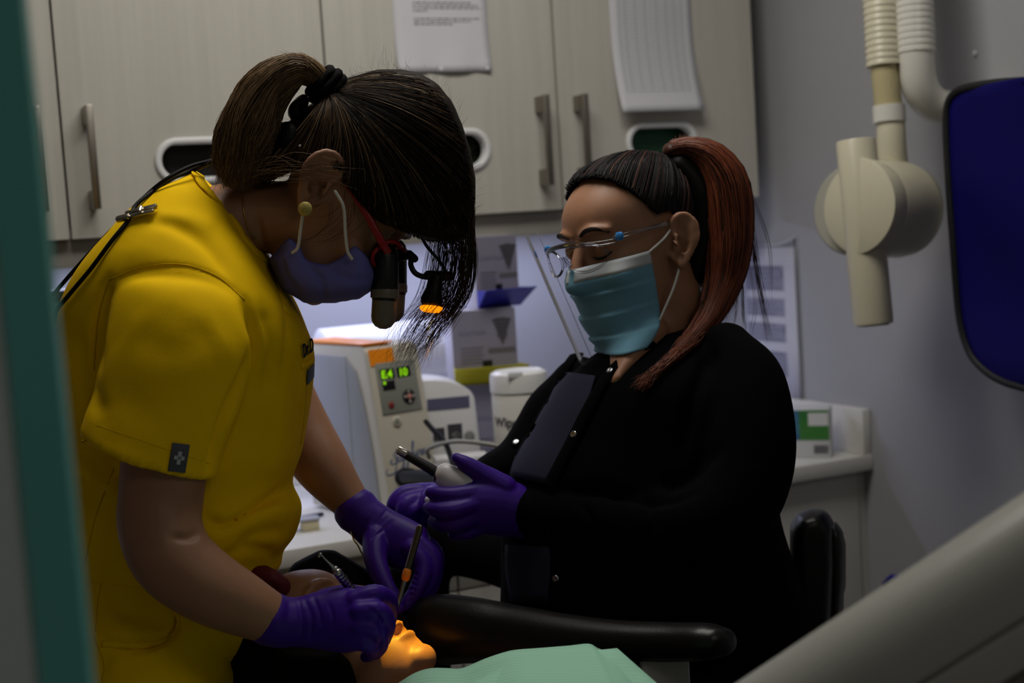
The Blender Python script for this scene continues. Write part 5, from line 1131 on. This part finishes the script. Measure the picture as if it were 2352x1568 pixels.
farm = [(1330, 880, 2.24, 60, .05), (1262, 960, 2.27, 66, .055), (1190, 1050, 2.25, 52, .045), (1120, 1085, 2.20, 38, .036), (1070, 1120, 2.16, 32, .03)]
hips = [limb([(1640, 1440, 2.12, 150, .14), (1500, 1470, 2.10, 130, .12), (1330, 1500, 2.02, 110, .09)], 24, 4)]
jg = fuse([rings(jr, 44, 5, 2.2), limb(narm, 28, 5), limb(farm, 24, 5)], .005, 4)
for ln, dp, wd_ in (([(1640, 800), (1600, 900), (1560, 1050)], .010, 18), ([(1600, 1130), (1500, 1150), (1400, 1130), (1300, 1125)], .012, 14), ([(1330, 1150), (1360, 1200), (1350, 1250)], .006, 10), ([(1400, 1130), (1430, 1190), (1420, 1260)], .005, 12), ([(1480, 1130), (1500, 1200), (1480, 1270)], .006, 14), ([(1660, 1020), (1580, 1100), (1520, 1120)], .008, 18), ([(1220, 1130), (1228, 1180), (1222, 1230)], .004, 7)): jg = crease(jg, ln, dp, wd_)
jg = ruffle(jg, .0022, 24, 11); sJ = Surf(jg); jo = obj('black_jacket', jg, m_jac, AS, label='black snap front jacket')
# grey scrub showing in the open front
sc_px = [(1360, 862), (1300, 940), (1245, 1030), (1195, 1100), (1172, 1085), (1185, 1050), (1210, 1000), (1250, 930), (1290, 875), (1330, 858)]
L1 = crm(np.array([(1296, 858), (1262, 925), (1225, 990), (1192, 1050), (1176, 1110), (1172, 1200), (1168, 1300), (1180, 1380)], float), 4); L2 = crm(np.array([(1372, 868), (1350, 940), (1318, 1010), (1288, 1070), (1256, 1130), (1262, 1210), (1268, 1300), (1262, 1385)], float), 4)
for y0_, y1_ in ((0, 1122), (1236, 2000)):
    G = [[sJ.hit(a[0]*(1-u)+b[0]*u, a[1]*(1-u)+b[1]*u, .004)[0] for u in np.linspace(0, 1, 12)] for a, b in zip(L1, L2) if y0_ < a[1] < y1_ and y0_ < b[1] < y1_+8]
    obj('scrub_shirt', sheet(G, .002), m_navy, AS, label='charcoal scrub shirt in the jacket opening')
C, N = sJ.line([(1500, 790), (1450, 820), (1400, 865), (1352, 945), (1318, 1012), (1285, 1075), (1262, 1118)], .004); obj('jacket_front_edge', ribbon(C, N, .010, .003), m_jac, jo)
C, N = sJ.line([(1330, 805), (1296, 858), (1262, 925), (1225, 990), (1192, 1050)], .004); obj('jacket_front_edge', ribbon(C, N, .008, .003), m_jac, jo)
for x, y in ((1405, 857), (1323, 1000), (1187, 1020), (1281, 1328)):
    c, n = sJ.hit(x, y, .006); u = nrm(np.cross(n, CU)); obj('snap_button', xf(lathe([(0, -.002), (.0052, -.002), (.0056, 0), (.004, .0018), (.002, .0010), (0, .0010)], 16), frame(c, u, np.cross(n, u), n)), M('snap_pewter', (170, 172, 176), .25, metal=1), jo)
lg = [tubeg([P(1560, 1440, 2.20), P(1400, 1385, 2.28), P(1220, 1290, 2.36), P(1050, 1258, 2.42), P(965, 1272, 2.42), np.array((*P(945, 1330, 2.42)[:2], .45)), np.array((*P(930, 1330, 2.38)[:2], .10))], [.10, .088, .062, .047, .052, .050, .045], None, 22, 4),
      tubeg([P(1620, 1480, 2.10), P(1480, 1500, 2.04), P(1340, 1530, 1.98), P(1260, 1560, 1.96), np.array((*P(1250, 1560, 1.96)[:2], .45)), np.array((*P(1240, 1560, 1.98)[:2], .10))], [.10, .095, .082, .07, .055, .045], None, 22, 4)]
obj('trousers', fuse([rings([(1250, 1400, 1850, 1420, 2.12, .15), (1300, 1480, 1850, 1500, 2.12, .16), (1400, 1560, 1800, 1560, 2.12, .14)], 32, 4)]+lg, .007, 4), M('black_trouser_cloth', (6, 6, 7), .95, spec=.1), AS)
for (x, y, d) in ((930, 1330, 2.38), (1240, 1560, 1.98)):
    q = P(x, y, d); fx = nrm((-CR[0], -CR[1], 0)); c = np.array((q[0], q[1], 0))
    obj('shoe', loft([c+fx*a+ZZ*z for a, z in ((-.08, .035), (-.07, .04), (0, .045), (.08, .035), (.15, .025), (.175, .022))], [ZZ*h for h in (.01, .039, .0445, .0345, .0245, .008)], [nrm((CF[0], CF[1], 0))*h for h in (.015, .034, .038, .044, .04, .012)], 20, 2.5, True, 3), M('shoe_black', (16, 16, 16), .5), AS)
neckA = [hl(HA, SA, (0, -.015, -.04)), hl(HA, SA, (0, -.02, -.09)), P(1480, 800, 2.10), P(1500, 880, 2.11)]
coreA = [(1420, 840, 1620, 820, 2.10, .08), (1330, 960, 1680, 960, 2.10, .13), (1260, 1200, 1700, 1200, 2.10, .14), (1260, 1400, 1750, 1400, 2.10, .14)]
gA = fuse(head_parts(HA, SA, (1, -1))+[limb([(1470, 790, 2.06, 62, .06), (1430, 850, 2.025, 40, .05), (1398, 895, 2.0, 20, .04)], 20, 4), tubeg(neckA, [.064, .064, .068, .09], None, 28, 4), rings(coreA, 28, 4), limb([(p[0], p[1], p[2], p[3]*.62) for p in narm], 18, 4), limb([(p[0], p[1], p[2], p[3]*.6) for p in farm], 16, 4)], .0034, 4)
gA = press_head(gA, HA, SA); sA = Surf(gA); obj('body', gA, m_skinA, AS)
# eyes, brows
def face_line(pts, w_, mat, nm, off=.0006, q=1):
    C = [];
    for p in pts:
        o = hl(HA, SA, p); o2 = hl(HA, SA, (p[0]*.2, -.01, p[2]*.4)); dv = nrm(o-o2); h = sA.t.ray_cast(Vector(o+dv*.05), Vector(-dv)); C.append(np.array(h[0])+dv*off if h[0] is not None else o)
    return obj(nm, tubeg(np.array(C), w_, .0008, 8, 4), mat, AS)
m_brow = M('brow_dark', (38, 26, 22), .8); m_lip = M('lid_shade', (120, 80, 66), .5)
for q in (1, -1):
    face_line([(q*.012, .1, .044), (q*.026, .1, .050), (q*.040, .095, .050), (q*.052, .085, .043)], [.0022, .0034, .0030, .0012], m_brow, 'eyebrow')
    face_line([(q*.018, .1, .014), (q*.027, .1, .0105), (q*.037, .095, .0105), (q*.046, .085, .016)], [.0008, .0018, .0020, .0010], m_brow, 'eyelashes')
# hair cap over the skull, cut back from the face
HS = HA@np.diag((SA, SA, SA, 1.0)); cv, cf = loft([(0, (a+b)/2-.002, z+(.009 if z > .1 else 0)) for z, a, b, w_ in SL], [(w_+.007, 0, 0) for z, a, b, w_ in SL], [(0, (a-b)/2+.0055, 0) for z, a, b, w_ in SL], 120, 2.15, True, 9)
keep = []
for f in cf:
    c = np.mean([cv[i] for i in f], 0); x, y, z = c; ax_ = abs(x)
    face = y > (.012 if z < .03 else .012+(z-.03)*.62) and z < .122-.016*(ax_/.06)**2
    low = z < -.055 or (z < .045 and y > -.026+max(0, (z-.0)*.3))
    if not face and not low: keep.append(f)
bm = bmesh.new(); vs = [bm.verts.new(v) for v in cv]; 
for f in keep: bm.faces.new([vs[i] for i in f])
bmesh.ops.delete(bm, geom=[v for v in bm.verts if not v.link_faces], context='VERTS')
for it in range(25): bmesh.ops.smooth_vert(bm, verts=[v for v in bm.verts if v.is_boundary], factor=.6, use_axis_x=True, use_axis_y=True, use_axis_z=True)
capg = xf(bmg(bm), HS)
o = obj('hair', capg, M('hair_near_black', (12, 9, 9), .5, spec=.2), AS, label='near black hair pulled back'); sm_ = o.modifiers.new('thickness', 'SOLIDIFY'); sm_.thickness = .006; sm_.offset = -1
hairA = o; bvC = BVHTree.FromPolygons([tuple(v) for v in capg[0]], capg[1])
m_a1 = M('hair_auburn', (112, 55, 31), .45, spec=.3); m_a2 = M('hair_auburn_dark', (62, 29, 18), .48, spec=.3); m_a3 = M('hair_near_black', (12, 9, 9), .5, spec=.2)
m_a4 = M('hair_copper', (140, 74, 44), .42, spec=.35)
tieA = np.array((0, -.062, .118)); cen = np.array((0, 0, .035)); paths, rad, mi = [], [], []
def cap_pt(dv, off):
    o_ = hl(HA, SA, cen); d_ = HA[:3, :3]@dv; h = bvC.ray_cast(Vector(o_+d_*.3), Vector(-d_)); 
    if h[0] is None or h[3] > .27: return None
    return np.array(h[0])+d_*off
dt = nrm(tieA-cen)
for k in range(1300):
    side = -1 if k % 5 else 1; t_ = random.random()
    if t_ < .6: q_ = random.random(); rt = np.array((side*(.004+.066*q_), .074-.055*q_**1.5-.02*random.random(), .118-.075*q_**1.3-.01*random.random()))
    else: rt = np.array((side*.075, -.02-.07*random.random(), .06-.11*random.random()))
    d0 = nrm(rt-cen); C = []; off = .0003+abs(random.gauss(0, .0011))
    for s in np.linspace(0, 1, 11):
        dv = nrm(d0*(1-s)+dt*s); p_ = cap_pt(dv, off)
        if p_ is not None: C.append(p_)
    if len(C) >= 6 and np.linalg.norm(np.diff(np.array(C), axis=0), axis=1).max() < .05: paths.append(np.array(C)); rad.append(random.uniform(.0005, .0009)); mi.append(random.choices((0, 1, 2), (.02, .10, .88))[0])
MA = [m_a1, m_a2, m_a3, m_a4]
o = obj('hair_strands', strands(paths, rad, mi), MA, hairA); o['kind'] = 'stuff'
# auburn ponytail
ptA = [(1540, 346, 2.09, 20, .022), (1580, 342, 2.09, 26, .028), (1628, 366, 2.09, 42, .036), (1662, 420, 2.09, 54, .042), (1672, 500, 2.09, 56, .044), (1672, 580, 2.085, 50, .042), (1660, 650, 2.075, 42, .034), (1632, 720, 2.045, 30, .022), (1590, 775, 2.005, 20, .014), (1540, 825, 1.975, 12, .008)]
obj('nape_hair', fuse([limb([(1560, 372, 2.10, 34, .04), (1600, 430, 2.11, 48, .05), (1612, 510, 2.115, 52, .05), (1606, 590, 2.115, 46, .045), (1590, 640, 2.11, 30, .035)], 20, 5)], .004, 5), m_a3, AS, label='dark hair at the back of the head')
tlA = fuse([limb(ptA, 24, 6)], .004, 4); tlo = obj('ponytail', tlA, m_a2, AS, label='auburn ponytail falling over the shoulder')
PC = crm(np.array([P(*p[:3]) for p in ptA]), 5); PR = crm(np.array([[p[3]*p[2]/F_PX, p[4]] for p in ptA]), 5); PT = tangents(PC); paths, rad, mi = [], [], []
for k in range(1500):
    a = random.random()*6.283; rr = math.sqrt(random.random())*1.03 if k % 2 else 1.02+.05*random.random(); i0 = 0 if k % 5 else random.randrange(0, 16); i1 = len(PC)-int(random.random()**2*16); C = []; da = random.gauss(0, .35)
    for i in range(i0, i1, 2):
        u = nrm(np.cross(PT[i], CF)); v = np.cross(PT[i], u); s = (i-i0)/len(PC); C.append(PC[i]+(u*math.cos(a+da*s)*PR[i, 0]+v*math.sin(a+da*s)*PR[i, 1])*rr)
    e = C[-1]-C[-2]; C.append(C[-1]+e*random.uniform(.5, 2.5)+RNG.normal(size=3)*.002)
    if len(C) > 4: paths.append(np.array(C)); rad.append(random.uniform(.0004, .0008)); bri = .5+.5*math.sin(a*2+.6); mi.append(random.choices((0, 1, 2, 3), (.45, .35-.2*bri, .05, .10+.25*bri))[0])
for k in range(150):     # long thin lock fanning over the collar
    x = random.gauss(0, 1); L = crm(np.array([(1640+x*16, 690), (1600+x*12, 770), (1545+x*8, 825), (1505+x*7, 860), (1472+x*10, 888+random.gauss(0, 8))]), 5); paths.append(np.array([(P(q[0], q[1], 2.035) if q[1] < 765 else sJ.hit(q[0], q[1], .005+.006*random.random())[0]) for i, q in enumerate(L)])); rad.append(.0005); mi.append(random.choice((0, 1, 3)))
for (x0, y0, x1, y1, x2, y2, n, r) in ((1722, 520, 1742, 640, 1766, 775, 26, 5), (1705, 640, 1708, 720, 1712, 768, 8, 3), (1690, 650, 1692, 700, 1686, 740, 8, 3), (1732, 460, 1765, 560, 1768, 700, 4, 3), (1712, 560, 1735, 690, 1722, 780, 4, 3)):
    for k in range(n):
        g1, g2 = random.gauss(0, r), random.gauss(0, r); L = crm(np.array([(x0+g1-14, y0-30), (x0+g1, y0), (x1+(g1+g2)/2, y1), (x2+g2, y2+random.gauss(0, 12))]), 5); paths.append(np.array([P(a, b, 2.12) for a, b in L])); rad.append(.00035); mi.append(1)
for k in range(50):      # short tuft above the tie
    x = random.gauss(0, 1); L = crm(np.array([(1535, 348), (1556+x*3, 328), (1572+x*8, 310+random.gauss(0, 4))]), 4); paths.append(np.array([P(a, b, 2.09+random.gauss(0, .006)) for a, b in L])); rad.append(.0005); mi.append(random.choice((0, 1)))
o = obj('ponytail_strands', strands(paths, rad, mi), MA, tlo); o['kind'] = 'stuff'
obj('hair_tie', tubeg([P(1549, 345, 2.09)+(nrm(np.cross(PT[3], CF))*math.cos(a)*.0145+np.cross(PT[3], nrm(np.cross(PT[3], CF)))*math.sin(a)*.0155) for a in np.linspace(0, 6.283, 25)], .003, None, 8, 1, 2, False), m_a2, AS)

# mask of the assistant: a pleated panel wrapped around the lower face
m_mb = M('mask_blue', (112, 164, 188), .8, bump=.12, bscale=700); m_mw = M('mask_white_strip', (196, 200, 204), .8)
_av = np.linspace(-1.3, 1.3, 53); _vv = np.linspace(0, 1, 41); _R = np.zeros((41, 53))
for i_, v in enumerate(_vv):
    z = -.122+.126*v
    for j_, a in enumerate(_av):
        o_ = hl(HA, SA, (0, .012, z)); d_ = HA[:3, :3]@np.array((math.sin(a), math.cos(a), 0)); h = sA.t.ray_cast(Vector(o_+d_*.25), Vector(-d_)); r_ = (.25-h[3]) if h[0] is not None and h[3] < .245 else .04
        _R[i_, j_] = max(r_, .060 if v < .25 else 0)
_R0 = _R.copy()
for it in range(14):      # stretch the cloth over the face: never below it, smooth between
    S_ = _R.copy(); S_[1:-1] = (_R[2:]+_R[:-2])/2; S_[:, 1:-1] = (S_[:, 2:]+S_[:, :-2])/2; _R = np.maximum(_R, S_) if it < 8 else np.maximum(_R*.5+S_*.5, _R0+.0005)
def mask_pt(a, v, off=0.0):        # a: angle from straight ahead (+ = her right), v: 0 chin .. 1 nose
    i = min(39.999, max(0, v*40)); j = min(51.999, max(0, (a+1.3)/2.6*52)); i0, j0 = int(i), int(j); fi, fj = i-i0, j-j0
    r = (_R[i0, j0]*(1-fi)+_R[i0+1, j0]*fi)*(1-fj)+(_R[i0, j0+1]*(1-fi)+_R[i0+1, j0+1]*fi)*fj
    ple = .0060*(((v*4.0+.15) % 1.0)-.5)*(1-(abs(a)/1.35)**2) if .08 < v < .86 else 0
    r = r+.0045+off+ple*1.0
    o_ = hl(HA, SA, (0, .012, -.122+.126*v)); return o_+HA[:3, :3]@np.array((math.sin(a), math.cos(a), 0))*r
def amx(v): return 1.22 if v > .40 else 1.22-.50*((.40-v)/.40)**1.6
GA = [[mask_pt(a*amx(v), v) for a in np.linspace(-1, 1, 41)] for v in np.linspace(1, .03, 45)]
mo = obj('face_mask', sheet(GA, -.0012), m_mb, AS, label='light blue pleated surgical mask')
obj('nose_strip', sheet([[mask_pt(a, v, .0012) for a in np.linspace(-1.22, 1.22, 31)] for v in np.linspace(1.0, .86, 5)], -.0006), m_mw, mo, label='white upper strip of the mask')
for v0, tgt in ((.985, (-.079, -.004, .026)), (.26, (-.079, -.012, -.012))):
    a_ = mask_pt(-1.2 if v0 > .5 else -1.12, v0, .001); b_ = hl(HA, SA, tgt); mdl = (a_+b_)/2+HA[:3, 0]*-.006; obj('ear_loop', tubeg([a_, mdl, b_], .0018, None, 8, 6), m_loop, AS)

# face shield worn over clear glasses
SHD = thing('face_shield', hl(HA, SA, (0, .12, -.18)), 'clear curved face shield on a glasses frame with blue tabs', 'face shield')
m_shl = bpy.data.materials.new('shield_film'); m_shl.use_nodes = True; film(m_shl, (.975, .975, .98), .045, .10)
def sh_pt(a, v):
    z = .060-.235*v; tilt = .020*(1-v)-.018*v; R_ = .118; return hl(HA, SA, (math.sin(a)*.098*(1-.10*v), .020+math.cos(a)*R_*(1-.06*v)+tilt, z))
obj('shield_film', sheet([[sh_pt(a, v) for a in np.linspace(-1.15, 1.15, 41)] for v in np.linspace(0, 1, 12)]), m_shl, SHD)
m_ce = M('clear_plastic_edge', (206, 210, 222), .15, spec=.8)
for s_ in (1.15,): obj('film_edge', tubeg([sh_pt(s_, v) for v in np.linspace(0, 1, 12)], .0005, None, 6), M('film_edge_grey', (190, 192, 205), .2), SHD)
def gl_pt(x, z, off=.0): return hl(HA, SA, (x, .126-.022*(abs(x)/.06)**2+off, z))
m_clp = bpy.data.materials.new('clear_frame'); m_clp.use_nodes = True; film(m_clp, (.93, .94, .96), .30, .12)
fr_ = [gl_pt(x, .034+.004*math.cos(x*40)) for x in np.linspace(-.072, .072, 25)]
obj('brow_bar', tubeg(fr_, .0035, .003, 8), m_clp, SHD)
for q in (1, -1):
    rimp = [gl_pt(q*(.034+.029*math.cos(a)), .016+.018*math.sin(a)) for a in np.linspace(0, 6.283, 25)]
    obj('lens_rim', tubeg(rimp, .0018, None, 8, 1, 2, False), m_clp, SHD)
    obj('temple_arm', tubeg([gl_pt(q*.072, .034), hl(HA, SA, (q*.080, .06, .034)), hl(HA, SA, (q*.081, .0, .032))], .0028, .0016, 8, 4), m_clp, SHD)
    obj('blue_tab', tubeg([gl_pt(q*.0725, .034, -.006), hl(HA, SA, (q*.0805, .088, .034))], .0060, .0032, 12, 3), M('tab_blue', (40, 120, 190), .3), SHD)
obj('nose_piece', tubeg([gl_pt(-.006, .010, -.004), gl_pt(0, .022, 0), gl_pt(.006, .010, -.004)], .002, None, 8, 4), m_clp, SHD)

# gloves of the assistant
g1 = hand([(1210, 1180, 2.005, 54, .034), (1165, 1168, 1.995, 66, .028), (1110, 1160, 1.985, 66, .026), (1078, 1156, 1.98, 56, .024)],
          [[(1160, 1118, 1.99, 28), (1112, 1092, 1.985, 25), (1070, 1066, 1.98, 20), (1048, 1052, 1.98, 14)], [(1088, 1132, 1.975, 24), (1040, 1138, 1.965, 21), (1006, 1134, 1.965, 18), (988, 1130, 1.97, 14)], [(1085, 1160, 1.968, 24), (1040, 1172, 1.955, 22), (1005, 1172, 1.955, 19), (985, 1165, 1.965, 15)],
           [(1092, 1186, 1.972, 23), (1050, 1202, 1.962, 21), (1015, 1204, 1.965, 18), (995, 1196, 1.975, 14)], [(1108, 1208, 1.98, 20), (1070, 1224, 1.975, 18), (1042, 1226, 1.98, 15)]], [(1222, 1182, 2.01, 55, .038), (1200, 1178, 2.003, 57, .034)])
g1 = ruffle(g1, .0004, 90, 21); obj('glove', g1, m_glv, AS, label='violet glove holding the white scanner')
g2 = hand([(1060, 1135, 2.15, 40, .028), (1010, 1150, 2.11, 44, .028), (965, 1152, 2.08, 44, .026)],
          [[(965, 1130, 2.06, 22), (925, 1135, 2.05, 20), (905, 1160, 2.045, 18), (910, 1190, 2.045, 15)], [(970, 1145, 2.05, 22), (935, 1155, 2.035, 20), (925, 1185, 2.03, 18), (935, 1205, 2.03, 15)], [(975, 1160, 2.04, 21), (950, 1175, 2.03, 19), (948, 1200, 2.03, 16)],
           [(985, 1175, 2.04, 19), (966, 1190, 2.035, 17), (968, 1206, 2.035, 14)], [(1000, 1130, 2.06, 20), (985, 1140, 2.03, 18), (978, 1165, 2.02, 15)]])
g2 = ruffle(g2, .0004, 90, 22); obj('glove', g2, m_glv, AS, label='violet glove curled behind the scanner')
# scanner
SCN = thing('intraoral_scanner', P(1050, 1128, 1.985), 'white handheld scanner with a black wand held between two violet gloves', 'scanner')
obj('scanner_body', fuse([tubeg([P(1020, 1090, 1.985), P(1045, 1106, 1.985), P(1085, 1124, 1.99), P(1125, 1142, 2.0)], [.0175, .0205, .0205, .018], [.015, .018, .018, .016], 24, 5)], .0025, 3), M('scanner_white', (206, 202, 206), .35), SCN)
wp = [P(1016, 1096, 1.985), P(985, 1074, 1.985), P(940, 1048, 1.985), P(918, 1035, 1.985)]
obj('wand', tubeg(wp, [.0085, .0075, .0065, .0060], None, 16, 4), m_blk, SCN); obj('wand_collar', tubeg([P(1026, 1102, 1.985), P(1013, 1094, 1.985)], [.0135, .0125], None, 20), m_blk, SCN)
obj('wand_tip', tubeg([P(932, 1041, 1.981), P(916, 1032, 1.981)], .0052, .003, 12), M('tip_silver', (214, 208, 196), .2, metal=.8), SCN)
sy = tubeg([P(985, 1148, 2.0), P(1002, 1155, 1.99)], .006, None, 12); tag(obj('white_vial', join(sy, tubeg([P(1000, 1185, 2.0), P(1010, 1200, 1.995)], .008, None, 12)), M('vial_white', (200, 198, 206), .3)), 'small white vial showing between the violet fingers of the seated person', 'vial')

# stool
ST = thing('assistant_stool', (*P(1640, 1500, 2.15)[:2], 0), 'black padded stool with a curved backrest under the seated person', 'stool')
bk = [(1812, 1215), (1830, 1180), (1872, 1166), (1898, 1172), (1915, 1198, 25), (1918, 1300, 25), (1912, 1420, 25), (1905, 1470), (1870, 1490), (1812, 1470)]
obj('back_pad', fuse([inflate(bk, 2.20, .10, 42, 6)], .005, 8), m_lea, ST, label='black leather back pad')
bk2 = [(1902, 1196), (1918, 1196), (1936, 1222), (1942, 1260), (1941, 1330), (1934, 1410), (1926, 1470), (1905, 1480)]
obj('back_shell', fuse([inflate(bk2, 2.22, .09, 20, 5)], .004, 6), M('stool_shell', (26, 25, 24), .45), ST)
sc_ = P(1620, 1560, 2.15); zs = sc_[2]-.04
obj('seat_pad', xf(lathe([(0, -.04), (.19, -.04), (.215, -.02), (.215, .015), (.19, .035), (0, .04)], 40), frame((sc_[0], sc_[1], zs), (1, 0, 0), (0, 1, 0))), m_lea, ST)
b_ = P(1915, 1450, 2.22); obj('back_bar', tubeg([b_, b_+np.array((0, 0, -.16)), np.array((sc_[0], sc_[1], zs-.05))], .014, None, 12, 5), m_steel, ST)
obj('gas_column', tubeg([(sc_[0], sc_[1], .1), (sc_[0], sc_[1], zs-.02)], .025, None, 20, 1, 2, False), m_steel, ST)
for k in range(5):
    a = k*2*math.pi/5+.3; e = np.array((sc_[0]+.27*math.cos(a), sc_[1]+.27*math.sin(a), .075)); lgo = obj('base_leg', tubeg([(sc_[0], sc_[1], .1), e], [.022, .016], None, 12), m_steel, ST)
    dv = np.array((-math.sin(a), math.cos(a), 0)); obj('caster', xf(lathe([(0, -.018), (.026, -.018), (.0275, -.010), (.0275, .010), (.026, .018), (0, .018)], 20), frame((e[0], e[1], .028), (0, 0, 1), np.cross(dv, (0, 0, 1)), dv)), m_rub, lgo)
